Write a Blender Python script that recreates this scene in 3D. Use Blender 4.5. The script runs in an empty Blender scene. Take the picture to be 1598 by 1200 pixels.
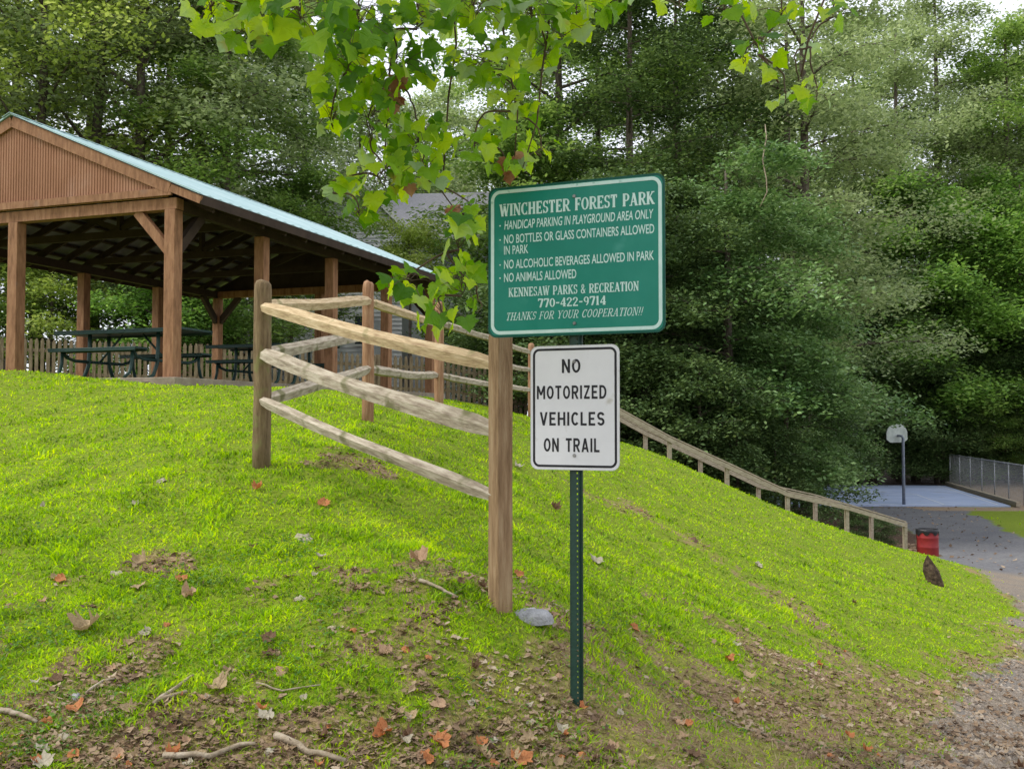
import bpy, math, random
import numpy as np
from mathutils import Vector, Matrix
R = math.radians
random.seed(7); rng = np.random.default_rng(7)
S = bpy.context.scene; COL = S.collection

# ---------------------------------------------------------------- camera, world, sun, exposure
F, HZ, EYE = 1550.0, 655.0, 1.5
PITCH = math.atan((HZ-600)/F)
cd = bpy.data.cameras.new('camera'); cam = bpy.data.objects.new('camera', cd); COL.objects.link(cam)
cd.sensor_width = 36; cd.lens = 36*F/1598; cd.clip_end = 2000; cd.clip_start = .05
cam.location = (0, 0, EYE); cam.rotation_euler = (math.pi/2+PITCH, 0, 0); S.camera = cam
SUN_EL, SUN_AZ = 50, 262      # azimuth clockwise from +Y
w = bpy.data.worlds.new('World'); S.world = w; w.use_nodes = True
nt = w.node_tree; nt.nodes.clear()
o_ = nt.nodes.new('ShaderNodeOutputWorld'); bg = nt.nodes.new('ShaderNodeBackground')
sk = nt.nodes.new('ShaderNodeTexSky'); sk.sky_type = 'NISHITA'; sk.sun_disc = False
sk.sun_elevation = R(SUN_EL); sk.sun_rotation = R(SUN_AZ); sk.air_density = 1; sk.dust_density = 2
mx = nt.nodes.new('ShaderNodeMixRGB'); mx.inputs[0].default_value = .8
mx.inputs[2].default_value = (8.2, 8.4, 9.0, 1)      # the overcast cloud sheet
nt.links.new(sk.outputs[0], mx.inputs[1]); nt.links.new(mx.outputs[0], bg.inputs[0])
bg.inputs[1].default_value = .088; nt.links.new(bg.outputs[0], o_.inputs[0])
sl = bpy.data.lights.new('sun', 'SUN'); sl.energy = 1.5; sl.angle = R(14); sl.color = (1, .96, .88)
so = bpy.data.objects.new('sun', sl); COL.objects.link(so)
sd = Vector((math.sin(R(SUN_AZ))*math.cos(R(SUN_EL)), math.cos(R(SUN_AZ))*math.cos(R(SUN_EL)), math.sin(R(SUN_EL))))
so.rotation_euler = sd.to_track_quat('Z', 'Y').to_euler(); so.location = (0, 0, 30)
S.view_settings.view_transform = 'Standard'; S.view_settings.look = 'None'
S.view_settings.exposure = 1.0; S.view_settings.gamma = 1
S.render.engine = 'CYCLES'
S.cycles.max_bounces = 8; S.cycles.diffuse_bounces = 4; S.cycles.transmission_bounces = 4

# ---------------------------------------------------------------- helpers
def at(px, py, d):
    """the world point seen at a photo pixel, d metres in front of the camera"""
    u, v = (px-799)/F, (600-py)/F
    c, s = math.cos(PITCH), math.sin(PITCH)
    y = c-v*s; z = s+v*c
    return Vector((u*d/y, d, EYE+z*d/y))

def vnoise(x, y, seed=0):
    x = np.asarray(x, float); y = np.asarray(y, float)
    xi = np.floor(x).astype(np.int64); yi = np.floor(y).astype(np.int64)
    fx = x-xi; fy = y-yi; fx = fx*fx*(3-2*fx); fy = fy*fy*(3-2*fy)
    def h(a, b):
        n = (a*374761393+b*668265263+seed*982451653) & 0x7fffffff
        n = ((n ^ (n >> 13))*1274126177) & 0x7fffffff
        return ((n ^ (n >> 16)) & 0xffff)/65535.0
    return (h(xi, yi)*(1-fx)+h(xi+1, yi)*fx)*(1-fy)+(h(xi, yi+1)*(1-fx)+h(xi+1, yi+1)*fx)*fy
def fbm(x, y, seed=0, o=4):
    t = 0; a = 1; n = 0
    for k in range(o): t = t+a*vnoise(x*2**k, y*2**k, seed+k); n += a; a *= .5
    return t/n
def sstep(a, b, x):
    t = np.clip((x-a)/(b-a), 0, 1); return t*t*(3-2*t)

def tag(o, label=None, cat=None, group=None, kind=None):
    if label: o['label'] = label
    if cat: o['category'] = cat
    if group: o['group'] = group
    if kind: o['kind'] = kind
    return o
def empty(name, loc, rz=0, label=None, cat=None, group=None):
    o = bpy.data.objects.new(name, None); COL.objects.link(o)
    o.location = loc; o.rotation_euler = (0, 0, rz); o.empty_display_size = .2
    return tag(o, label, cat, group)
def npmesh(name, V, Fc, mat=None, parent=None, smooth=False, loc=None):
    """V (n,3); Fc list of lists, or an (m,k) array"""
    me = bpy.data.meshes.new(name)
    V = np.asarray(V, np.float32)
    if loc is not None: V = V-np.asarray(loc, np.float32)
    if isinstance(Fc, np.ndarray):
        m, k = Fc.shape
        me.vertices.add(len(V)); me.vertices.foreach_set('co', V.ravel())
        me.loops.add(m*k); me.loops.foreach_set('vertex_index', Fc.astype(np.int32).ravel())
        me.polygons.add(m); me.polygons.foreach_set('loop_start', np.arange(0, m*k, k, dtype=np.int32))
        me.polygons.foreach_set('loop_total', np.full(m, k, np.int32))
        me.update(calc_edges=True)
    else:
        me.from_pydata([tuple(map(float, v)) for v in V], [], Fc); me.update()
    if smooth: me.polygons.foreach_set('use_smooth', np.ones(len(me.polygons), bool))
    if mat: me.materials.append(mat)
    o = bpy.data.objects.new(name, me); COL.objects.link(o)
    if parent: o.parent = parent
    if loc is not None and parent is None: o.location = loc
    return o

class MB:
    def __init__(s): s.v = []; s.f = []
    def add(s, vs, fs):
        n = len(s.v); s.v += [tuple(v) for v in vs]; s.f += [[i+n for i in f] for f in fs]; return s
    def box(s, c, d, rz=0, M=None):
        c = Vector(c); q = Matrix.Rotation(rz, 3, 'Z')
        vs = []
        for z in (-1, 1):
            for x, y in ((-1, -1), (1, -1), (1, 1), (-1, 1)):
                p = c+q @ Vector((x*d[0]/2, y*d[1]/2, z*d[2]/2)); vs.append(M @ p if M else p)
        return s.add(vs, [[3, 2, 1, 0], [4, 5, 6, 7], [0, 1, 5, 4], [1, 2, 6, 5], [2, 3, 7, 6], [3, 0, 4, 7]])
    def beam(s, a, b, w, h, up=(0, 0, 1)):
        a = Vector(a); b = Vector(b); t = (b-a).normalized(); u = Vector(up)
        x = t.cross(u).normalized(); u = x.cross(t)
        vs = [p+x*sx*w/2+u*sy*h/2 for p in (a, b) for sx, sy in ((-1, -1), (1, -1), (1, 1), (-1, 1))]
        return s.add(vs, [[3, 2, 1, 0], [4, 5, 6, 7], [0, 1, 5, 4], [1, 2, 6, 5], [2, 3, 7, 6], [3, 0, 4, 7]])
    def tube(s, pts, rad, n=8, cap=True):
        pts = [Vector(p) for p in pts]; rad = [rad]*len(pts) if isinstance(rad, (int, float)) else rad
        vs = []; prev = None
        for i, p in enumerate(pts):
            t = (pts[min(i+1, len(pts)-1)]-pts[max(i-1, 0)]).normalized()
            if prev is None: prev = t.orthogonal().normalized()
            x = (prev-t*prev.dot(t)).normalized(); prev = x; y = t.cross(x)
            for k in range(n):
                a = 2*math.pi*k/n; vs.append(p+(x*math.cos(a)+y*math.sin(a))*rad[i])
        fs = [[i*n+k, i*n+(k+1) % n, (i+1)*n+(k+1) % n, (i+1)*n+k] for i in range(len(pts)-1) for k in range(n)]
        if cap: fs += [list(range(n))[::-1], [(len(pts)-1)*n+k for k in range(n)]]
        return s.add(vs, fs)
    def prism(s, poly, y0, y1, M=None):
        """polygon in xz, from y0 to y1"""
        n = len(poly); vs = [Vector((x, y0, z)) for x, z in poly]+[Vector((x, y1, z)) for x, z in poly]
        if M: vs = [M @ v for v in vs]
        return s.add(vs, [list(range(n)), [n+k for k in range(n)][::-1]]+[[(k+1) % n, k, n+k, n+(k+1) % n] for k in range(n)])
    def build(s, name, mat, parent=None, loc=None, smooth=False, bevel=0):
        o = npmesh(name, s.v, s.f, mat, parent, smooth, loc)
        if bevel:
            b = o.modifiers.new('bevel', 'BEVEL'); b.width = bevel; b.segments = 2; b.limit_method = 'ANGLE'
        return o

# ---------------------------------------------------------------- materials
def mk(name, cols, scale=5, rough=.7, bump=0, bscale=None, stretch=(1, 1, 1), detail=6, metal=0, spec=.3, dirt=None, transl=0, island=False, coat=0, isl=.4):
    m = bpy.data.materials.new(name); m.use_nodes = True; t = m.node_tree; N = t.nodes; L = t.links
    b = N['Principled BSDF']; b.inputs['Roughness'].default_value = rough; b.inputs['Metallic'].default_value = metal
    b.inputs['Specular IOR Level'].default_value = spec
    if coat: b.inputs['Coat Weight'].default_value = coat
    tc = N.new('ShaderNodeTexCoord'); mp = N.new('ShaderNodeMapping'); mp.inputs['Scale'].default_value = stretch
    L.new(tc.outputs['Object'], mp.inputs[0])
    n1 = N.new('ShaderNodeTexNoise'); n1.inputs['Scale'].default_value = scale; n1.inputs['Detail'].default_value = detail
    n1.inputs['Roughness'].default_value = .62; L.new(mp.outputs[0], n1.inputs['Vector'])
    fac = n1.outputs[0]
    if island:
        g = N.new('ShaderNodeNewGeometry'); mm = N.new('ShaderNodeMath'); mm.operation = 'MULTIPLY_ADD'
        mm.inputs[1].default_value = isl; L.new(g.outputs['Random Per Island'], mm.inputs[0])
        m2 = N.new('ShaderNodeMath'); m2.operation = 'MULTIPLY_ADD'; m2.inputs[1].default_value = 1.5; m2.inputs[2].default_value = -.28-isl/2+.0
        L.new(fac, m2.inputs[0]); L.new(m2.outputs[0], mm.inputs[2]); fac = mm.outputs[0]
    rp = N.new('ShaderNodeValToRGB'); L.new(fac, rp.inputs[0]); e = rp.color_ramp.elements
    lo, hi = (.08, .85) if island else (.3, .7)
    k = len(cols); e[0].position = lo; e[1].position = hi; e[0].color = (*cols[0], 1); e[1].color = (*cols[-1], 1)
    for i in range(1, k-1): q = e.new(lo+(hi-lo)*i/(k-1)); q.color = (*cols[i], 1)
    c = rp.outputs[0]
    if dirt:
        n3 = N.new('ShaderNodeTexNoise'); n3.inputs['Scale'].default_value = dirt[1]; n3.inputs['Detail'].default_value = 8
        L.new(tc.outputs['Object'], n3.inputs['Vector'])
        r3 = N.new('ShaderNodeValToRGB'); r3.color_ramp.elements[0].position = dirt[2]; r3.color_ramp.elements[1].position = dirt[2]+.12
        L.new(n3.outputs[0], r3.inputs[0]); x = N.new('ShaderNodeMixRGB'); L.new(r3.outputs[0], x.inputs[0]); L.new(c, x.inputs[1])
        x.inputs[2].default_value = (*dirt[0], 1); c = x.outputs[0]
    L.new(c, b.inputs['Base Color'])
    if bump:
        n2 = N.new('ShaderNodeTexNoise'); n2.inputs['Scale'].default_value = bscale or scale*3; n2.inputs['Detail'].default_value = 6
        L.new(mp.outputs[0], n2.inputs['Vector']); bp = N.new('ShaderNodeBump'); bp.inputs['Strength'].default_value = bump
        bp.inputs['Distance'].default_value = .02; L.new(n2.outputs[0], bp.inputs['Height']); L.new(bp.outputs[0], b.inputs['Normal'])
    if transl:
        tr = N.new('ShaderNodeBsdfTranslucent'); ms = N.new('ShaderNodeMixShader'); ms.inputs[0].default_value = transl
        hs = N.new('ShaderNodeHueSaturation'); hs.inputs['Value'].default_value = 1.5; hs.inputs['Saturation'].default_value = 1.1; hs.inputs['Hue'].default_value = .485
        L.new(c, hs.inputs['Color']); L.new(hs.outputs[0], tr.inputs[0])
        L.new(b.outputs[0], ms.inputs[1]); L.new(tr.outputs[0], ms.inputs[2]); L.new(ms.outputs[0], N['Material Output'].inputs[0])
    return m
M = {}
M['rail'] = mk('weathered_rail', [(.2, .155, .11), (.4, .34, .26), (.56, .5, .4)], 6, .85, .5, 26, (1, 7, 7), dirt=((.17, .16, .08), 5, .56))
M['railtan'] = mk('tan_rail', [(.3, .2, .11), (.52, .39, .23), (.66, .53, .35)], 6, .85, .5, 26, (1, 7, 7), dirt=((.3, .25, .12), 6, .6))
M['post'] = mk('treated_post', [(.17, .1, .05), (.31, .2, .11), (.42, .3, .18)], 5, .85, .5, 24, (6, 6, .7))
M['postmoss'] = mk('mossy_post', [(.1, .07, .035), (.19, .13, .07), (.27, .2, .11)], 6, .9, .6, 24, (6, 6, .8), dirt=((.2, .19, .07), 7, .55))
M['postred'] = mk('reddish_post', [(.2, .1, .05), (.33, .18, .1), (.43, .27, .16)], 6, .85, .4, 24, (6, 6, .8))
M['pbrown'] = mk('brown_stained_timber', [(.16, .075, .035), (.27, .135, .068), (.36, .195, .105)], 4, .8, .3, 22, (5, 5, 1), dirt=((.24, .14, .09), 3, .62))
M['gable'] = mk('brown_stained_siding', [(.25, .12, .065), (.33, .165, .095), (.39, .215, .135)], 1.2, .85, .2, 18, (1, 1, .5), dirt=((.4, .24, .17), 1.1, .55))
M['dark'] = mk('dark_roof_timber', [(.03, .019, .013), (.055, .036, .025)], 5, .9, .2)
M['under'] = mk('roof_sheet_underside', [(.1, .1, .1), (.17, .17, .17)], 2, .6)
M['roof'] = mk('turquoise_metal', [(.27, .4, .41), (.33, .47, .48), (.43, .56, .57)], .9, .5, 0, metal=.1, spec=.35, dirt=((.2, .36, .36), 2.2, .62))
M['green'] = mk('green_coated_steel', [(.012, .035, .03), (.02, .055, .045)], 9, .45)
M['slab'] = mk('concrete', [(.2, .16, .12), (.33, .28, .22)], 6, .9, .4)
M['picket'] = mk('old_picket', [(.1, .07, .04), (.19, .14, .09), (.27, .21, .14)], 4, .9, .3, 20, (4, 4, 1))
M['sidg'] = mk('grey_siding', [(.6, .61, .62), (.72, .73, .74)], 1.5, .7)
M['shing'] = mk('grey_shingles', [(.17, .17, .19), (.26, .26, .29)], 9, .9, .4, 30)
M['white'] = mk('white_trim', [(.62, .62, .6), (.75, .75, .73)], 3, .6)
M['glass'] = mk('window_glass', [(.03, .04, .05), (.07, .08, .1)], 2, .1, spec=.6)
M['brick'] = mk('pink_brick', [(.36, .17, .13), (.48, .27, .22)], 12, .9)
M['signg'] = mk('sign_green_face', [(.0, .19, .135), (.0, .215, .155), (.01, .24, .175)], 3, .42, .03, 40, dirt=((.03, .27, .21), 7, .62), spec=.4)
M['signd'] = mk('sign_dark_edge', [(.0, .07, .05), (.005, .1, .07)], 4, .5)
M['signl'] = mk('sign_pale_legend', [(.5, .72, .68), (.64, .82, .78)], 14, .5, dirt=((.25, .48, .42), 24, .66))
M['signw'] = mk('sign_white_face', [(.66, .67, .7), (.74, .75, .78)], 4, .4, dirt=((.5, .49, .45), 9, .64), spec=.4)
M['black'] = mk('sign_black_legend', [(.012, .012, .016), (.025, .025, .03)], 9, .5)
M['edge'] = mk('aluminium_edge', [(.5, .52, .52), (.62, .64, .64)], 9, .4, metal=.6)
M['upost'] = mk('green_channel_post', [(.008, .035, .026), (.014, .055, .04)], 9, .4, .1, 60, dirt=((.05, .045, .035), 8, .68), spec=.5)
M['bolt'] = mk('zinc_bolt', [(.2, .2, .2), (.34, .34, .33)], 30, .4, metal=.8)
M['bark'] = mk('bark', [(.045, .035, .025), (.1, .08, .06), (.17, .15, .12)], 5, .95, .8, 18, (4, 4, 1))
M['twig'] = mk('twig_bark', [(.05, .035, .02), (.14, .1, .06)], 8, .9, .2)
M['red'] = mk('red_painted_steel', [(.2, .015, .02), (.3, .028, .03)], 5, .5, .1, dirt=((.2, .03, .03), 8, .62))
M['liner'] = mk('black_liner', [(.01, .01, .013), (.03, .03, .035)], 10, .35, .5)
M['court'] = mk('blue_court', [(.3, .37, .55), (.37, .44, .62), (.45, .51, .66)], .5, .7, dirt=((.3, .32, .42), 1.2, .6))
M['line'] = mk('court_line', [(.6, .62, .66), (.75, .76, .78)], 4, .7)
M['galv'] = mk('galvanised', [(.28, .29, .3), (.42, .43, .44)], 6, .5, metal=.5)
M['polecol'] = mk('pole_paint', [(.12, .14, .19), (.2, .22, .27)], 6, .5)
M['timber'] = mk('grey_timber', [(.24, .2, .14), (.38, .32, .24), (.46, .4, .3)], 5, .9, .4, 22, (1, 5, 5))
M['stone'] = mk('grey_concrete_lump', [(.2, .2, .2), (.36, .36, .37), (.45, .45, .46)], 18, .9, .8, 60)
M['char'] = mk('dark_rotten_wood', [(.015, .01, .008), (.07, .045, .03), (.16, .11, .07)], 14, .95, .8, 30)
LEAFC = {'pale': [(.34, .3, .22), (.5, .45, .35)], 'tan': [(.3, .21, .12), (.46, .35, .21)], 'orange': [(.4, .13, .045), (.52, .24, .1)],
         'brown': [(.1, .055, .03), (.2, .12, .07)], 'pink': [(.36, .22, .13), (.5, .34, .22)]}
for k, v in LEAFC.items(): M['lf_'+k] = mk('dry_leaf_'+k, v, 12, .8, .3, 30, transl=.15)
M['syc'] = mk('sycamore_leaf', [(.06, .17, .012), (.12, .28, .012), (.22, .4, .015), (.38, .54, .02), (.27, .38, .2)], 1.1, .5, .12, 30, transl=.6, island=True, spec=.4, isl=.75, dirt=((.34, .27, .05), 7, .66))
M['sycdead'] = mk('dead_sycamore_leaf', [(.2, .08, .03), (.42, .25, .14)], 8, .8, transl=.25, island=True)
M['lA'] = mk('foliage_mid', [(.045, .1, .02), (.16, .27, .065), (.36, .5, .15)], .8, .55, transl=.45, island=True)
M['lB'] = mk('foliage_grey_green', [(.1, .15, .06), (.25, .33, .14), (.46, .54, .3)], .8, .5, transl=.45, island=True)  # far trees use it too, its paler leaves painting in the haze
M['lC'] = mk('foliage_yellow_green', [(.12, .19, .04), (.3, .4, .09), (.52, .6, .22)], .8, .55, transl=.45, island=True)
M['lD'] = mk('foliage_dark', [(.02, .045, .012), (.075, .13, .04), (.2, .29, .1)], .8, .5, transl=.25, island=True)
M['lE'] = mk('foliage_bright', [(.07, .16, .03), (.17, .32, .07), (.34, .5, .15)], .8, .55, transl=.45, island=True)
M['lF'] = mk('foliage_blue_green', [(.025, .065, .018), (.11, .21, .06), (.32, .46, .19)], .5, .45, transl=.28, island=True)  # broad colour contrast paints in bright highlights and dark gaps among the boughs
M['grass'] = mk('grass_blades', [(.06, .11, .01), (.17, .33, .008), (.34, .56, .008), (.52, .66, .02)], 2.4, .55, transl=.5, island=True, isl=.5)
M['straw'] = mk('dry_grass', [(.18, .14, .07), (.34, .28, .15)], 3, .8, transl=.2, island=True)
M['litter'] = mk('leaf_litter', [(.07, .045, .03), (.17, .11, .065), (.31, .22, .14), (.44, .36, .26)], 2, .85, transl=.1, island=True)
M['pebble'] = mk('pebbles', [(.12, .095, .07), (.25, .2, .155), (.42, .36, .29)], 4, .85, island=True)

# ---------------------------------------------------------------- terrain
ctl = [(0, 1200, 3.9), (300, 1200, 4.0), (600, 1200, 4.15), (799, 1200, 4.3), (1000, 1200, 4.45), (1200, 1200, 4.8), (1400, 1200, 5.3), (1598, 1200, 6.0),
       (900, 1107, 4.9), (781, 948, 5.5), (409, 725, 7.8), (574, 657, 10.5), (685, 632, 13.4), (770, 643, 16.2), (829, 653, 18.9),
       (0, 1000, 5.0), (0, 900, 5.9), (0, 750, 8.2), (0, 640, 10.9), (20, 582, 12.7), (200, 600, 12.0), (265, 602, 12.9), (410, 612, 15.0), (560, 616, 16.5), (690, 625, 19),
       (250, 752, 7.6), (200, 900, 5.9), (500, 850, 6.4), (968, 760, 12.5), (900, 850, 8.2), (1100, 900, 9.6), (1250, 950, 9.6), (1400, 900, 15),
       (1300, 1050, 7.6), (1100, 1100, 5.9), (1050, 720, 20.2), (970, 690, 19.2), (1130, 765, 20.8), (1230, 802, 21.6), (1319, 835, 22.3), (1415, 860, 23.3),
       (1475, 873, 22), (1540, 900, 18), (1585, 960, 13.8), (1500, 1080, 8.6), (1598, 1050, 9.8), (1598, 900, 19.6), (1598, 870, 23.4)]
P = [tuple(at(*c)) for c in ctl]
P += [(3.53, 22.6, .25), (4.9, 22.9, -.32), (6.35, 23.3, -.95), (7.9, 23.75, -1.3), (9.44, 24.2, -1.76), (3.3, 24.2, .25), (9.1, 25.4, -1.8),
      (6.2, 24.8, -1.0), (1.6, 22, 1.1), (-16, 28, 2.6), (-9, 28.5, 2.4), (-4, 29.3, 2.15), (-.8, 30, 1.95), (3, 29, .6), (7, 30, -1.2), (12, 32, -1.95),
      (-3.5, 22.6, 1.95), (-9.5, 23.5, 2.05), (-11, 15, 2.1), (-8, 16, 2.0), (-5, 18, 1.98),
      (0, 45, 1.2), (-10, 45, 2.3), (-30, 45, 3), (14, 42, -2.2), (21, 43, -2.25), (10, 44, -2.22), (15, 50, -2.3), (24, 56, -2.3), (10, 58, -2.3), (28, 42, -2.2), (45, 45, -2.1),
      (16, 30, -1.95), (22, 25, -1.7), (14, 15, -1.5), (10, 5, -1.1), (0, 0, -.1), (-5, 0, .2), (5, 0, -.5), (0, -15, -.2), (-20, -10, .6), (20, -10, -1.0),
      (-30, 12, 2.4), (-60, 40, 3), (-60, 90, 4), (0, 90, 1), (60, 90, -1), (60, 20, -1.6), (60, -30, -1), (-60, -30, 1), (-14, 8, 1.6)]
P = np.array(P)
def U(r2): return np.where(r2 > 1e-9, r2*np.log(np.maximum(r2, 1e-9)), 0)
n = len(P); K = U(((P[:, None, :2]-P[None, :, :2])**2).sum(-1))+np.eye(n)*.12
A = np.zeros((n+3, n+3)); A[:n, :n] = K; A[:n, n] = 1; A[:n, n+1:] = P[:, :2]; A[n, :n] = 1; A[n+1:, :n] = P[:, :2].T
Wt = np.linalg.solve(A, np.r_[P[:, 2], 0, 0, 0])
def tps(x, y):
    x = np.clip(x, -60, 60); y = np.clip(y, -30, 90); sh = x.shape; x = x.ravel(); y = y.ravel(); out = np.empty(len(x))
    for i in range(0, len(x), 20000):
        a = x[i:i+20000]; b = y[i:i+20000]
        out[i:i+20000] = U((a[:, None]-P[:, 0])**2+(b[:, None]-P[:, 1])**2) @ Wt[:n]+Wt[n]+Wt[n+1]*a+Wt[n+2]*b
    return out.reshape(sh)
gx = np.r_[-600, -300, -150, -90, -60, -45, np.arange(-35, -16, 1.5), np.arange(-16, -6, .4), np.arange(-6, 9, .09), np.arange(9, 30, .35), 32, 36, 42, 50, 60, 90, 150, 300, 600]
gy = np.r_[-300, -120, -60, -30, -15, -6, -2, 0, 1.5, np.arange(2.5, 14, .09), np.arange(14, 60, .35), 62, 66, 72, 80, 90, 120, 200, 400, 900]
GX, GY = np.meshgrid(gx, gy); GZ = tps(GX, GY)
near = sstep(30, 12, GY)
GZ += near*((fbm(GX*.9, GY*.9, 3)-.5)*.09+(fbm(GX*5, GY*5, 9, 3)-.5)*.05)
# flat under the court and the pavilion slab
GZ = np.where((GX > 7) & (GX < 26) & (GY > 42.5) & (GY < 58), np.minimum(GZ, -2.26), GZ)
def hz(x, y):
    x = np.asarray(x, float); y = np.asarray(y, float)
    i = np.clip(np.searchsorted(gx, x)-1, 0, len(gx)-2); j = np.clip(np.searchsorted(gy, y)-1, 0, len(gy)-2)
    fx = (x-gx[i])/(gx[i+1]-gx[i]); fy = (y-gy[j])/(gy[j+1]-gy[j])
    return (GZ[j, i]*(1-fx)+GZ[j, i+1]*fx)*(1-fy)+(GZ[j+1, i]*(1-fx)+GZ[j+1, i+1]*fx)*fy
def hit(px, py):
    """where the sight line through a photo pixel meets the ground"""
    ds = np.arange(2.6, 70, .02); p0 = at(px, py, 1.0)
    X = p0.x*ds; Z = EYE+(p0.z-EYE)*ds; g = hz(X, ds)
    k = np.nonzero(Z < g)[0]
    k = k[0] if len(k) else len(ds)-1
    return Vector((X[k], ds[k], g[k]))
# zone masks
bl = [hit(*p) for p in ((1395, 1200), (1440, 1150), (1490, 1095), (1545, 1040), (1585, 990), (1588, 960), (1570, 930), (1540, 903), (1500, 882), (1465, 870))]
bY = np.array([p.y for p in bl]+[24.5, 30, 43]); bX = np.array([p.x for p in bl]+[10.3, 12.3, 13.2])
o = np.argsort(bY); bY, bX = bY[o], bX[o]
def edge_band(x, y):
    return .85*np.exp(-((x-np.interp(y, bY, bX)-.12+(fbm(x*2, y*2, 44)-.5)*1.1)/np.interp(y, [6, 20], [.42, .2]))**2)*(y < 24)
def gravel(x, y):
    n1 = (fbm(x*1.3, y*1.3, 21)-.5)*1.1*np.clip(y/16, .5, 1)+(fbm(x*6, y*6, 22)-.5)*.25
    a = sstep(-.22, .3, x-np.interp(y, bY, bX)+n1)
    rr = np.interp(y, [0, 24, 27, 40, 43], [40, 40, 14.2, 18.2, 19.2])
    a = a*(1-sstep(-.4, .5, x-rr+n1))
    return a*(y < 43.6)
def dirt(x, y):
    b = np.interp(x, [-2.5, -1.2, -.3, .3, 1.2, 2.2, 3.2, 4.5, 6], [5.15, 5.35, 5.7, 6.1, 7.2, 8.3, 9.2, 10.3, 12])
    nz = fbm(x*2.2, y*2.2, 31)-.5; n2 = fbm(x*7, y*7, 35)-.5
    a = sstep(-.5, 1.5, b-y+nz*3.0+n2*2.6)
    for (cx, cy, r) in spots: a = np.maximum(a, .85*sstep(1.3, .4, np.hypot(x-cx, (y-cy)*1.0)/r+n2*2.2+nz*1.5))
    e = er; q = np.full(np.shape(x), 9.)
    for i in range(len(e)-1):
        a0, a1 = e[i], e[i+1]; dx, dy = a1.x-a0.x, a1.y-a0.y; t = np.clip(((x-a0.x)*dx+(y-a0.y)*dy)/(dx*dx+dy*dy), 0, 1)
        q = np.minimum(q, np.hypot(x-a0.x-t*dx, y-a0.y-t*dy))
    a = np.maximum(a, edge_band(x, y))
    return np.maximum(a, .6*sstep(.3, .04, q+(nz+n2)*.75+.03)*sstep(.35, .6, fbm(x*1.1+5, y*1.1, 91)+.12))
spots = [(lambda p: (p.x, p.y, r))(hit(a, b)) for a, b, r in ((238, 880, .23), (545, 720, .35), (870, 958, .3), (900, 1107, .2), (130, 900, .1), (650, 880, .15))]
er = [hit(*p) for p in ((915, 768), (1000, 800), (1090, 850), (1180, 905), (1290, 985))]
def litterz(x, y):
    a = sstep(.3, -.5, np.abs(y-(24.0+(x-6.5)*.24))-.9)*(x > 1.8)*(x < 9.9)
    wood = sstep(29.5, 31.5, y+fbm(x*.5, y*.5, 5)*2)*(1-((x > 9) & (y < 44)))
    wood = np.maximum(wood, sstep(25.2, 26.5, y)*(x > .5)*(x < np.interp(y, bY, bX)+.3))
    return np.maximum(a, wood)
gm = gravel(GX, GY); dm = dirt(GX, GY)*(1-gm); lm = litterz(GX, GY)*(1-gm)
tan = np.exp(-((GY-41.8)/1.5)**2)*(GX > 17)+(GX > 21.8+(GY-43)*.2)*(GY > 41)*(GY < 60)
m = bpy.data.materials.new('ground'); m.use_nodes = True; t = m.node_tree; N = t.nodes; L = t.links; b = N['Principled BSDF']
b.inputs['Roughness'].default_value = .95; b.inputs['Specular IOR Level'].default_value = .15
tc = N.new('ShaderNodeTexCoord')
def noise(sc, det=8, ro=.65):
    q = N.new('ShaderNodeTexNoise'); q.inputs['Scale'].default_value = sc; q.inputs['Detail'].default_value = det; q.inputs['Roughness'].default_value = ro
    L.new(tc.outputs['Object'], q.inputs['Vector']); return q.outputs[0]
def ramp(f, st):
    q = N.new('ShaderNodeValToRGB'); e = q.color_ramp.elements; e[0].position, e[0].color = st[0][0], (*st[0][1], 1); e[1].position, e[1].color = st[-1][0], (*st[-1][1], 1)
    for p_, c_ in st[1:-1]: z = e.new(p_); z.color = (*c_, 1)
    L.new(f, q.inputs[0]); return q.outputs[0]
def mixc(f, a, b_):
    q = N.new('ShaderNodeMixRGB'); L.new(f, q.inputs[0]); L.new(a, q.inputs[1]); L.new(b_, q.inputs[2]); return q.outputs[0]
def attr(nm, ns=0, amt=0):
    q = N.new('ShaderNodeAttribute'); q.attribute_name = nm
    if not amt: return q.outputs['Fac']
    a = N.new('ShaderNodeMath'); a.operation = 'MULTIPLY_ADD'; a.inputs[1].default_value = amt; a.inputs[2].default_value = -amt/2; L.new(ns, a.inputs[0])
    s = N.new('ShaderNodeMath'); s.operation = 'ADD'; L.new(q.outputs['Fac'], s.inputs[0]); L.new(a.outputs[0], s.inputs[1])
    return ramp(s.outputs[0], [(.35, (0, 0, 0)), (.65, (1, 1, 1))])
lawn = mixc(noise(1.3), ramp(noise(22), [(.3, (.06, .09, .01)), (.5, (.15, .24, .012)), (.7, (.26, .38, .015))]), ramp(noise(30), [(.3, (.1, .11, .02)), (.7, (.3, .36, .03))]))
soil = mixc(ramp(noise(2.2), [(.4, (0, 0, 0)), (.62, (1, 1, 1))]), ramp(noise(38), [(.3, (.11, .065, .035)), (.5, (.28, .18, .11)), (.7, (.46, .34, .23))]), ramp(noise(45), [(.3, (.09, .09, .02)), (.5, (.22, .24, .04)), (.62, (.3, .28, .06)), (.75, (.36, .29, .16))]))
grv = mixc(ramp(noise(.8), [(.35, (0, 0, 0)), (.65, (1, 1, 1))]), ramp(noise(55), [(.3, (.09, .07, .045)), (.5, (.27, .21, .15)), (.7, (.5, .42, .33))]), ramp(noise(70), [(.3, (.07, .06, .05)), (.5, (.19, .17, .15)), (.7, (.38, .34, .3))]))
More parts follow.
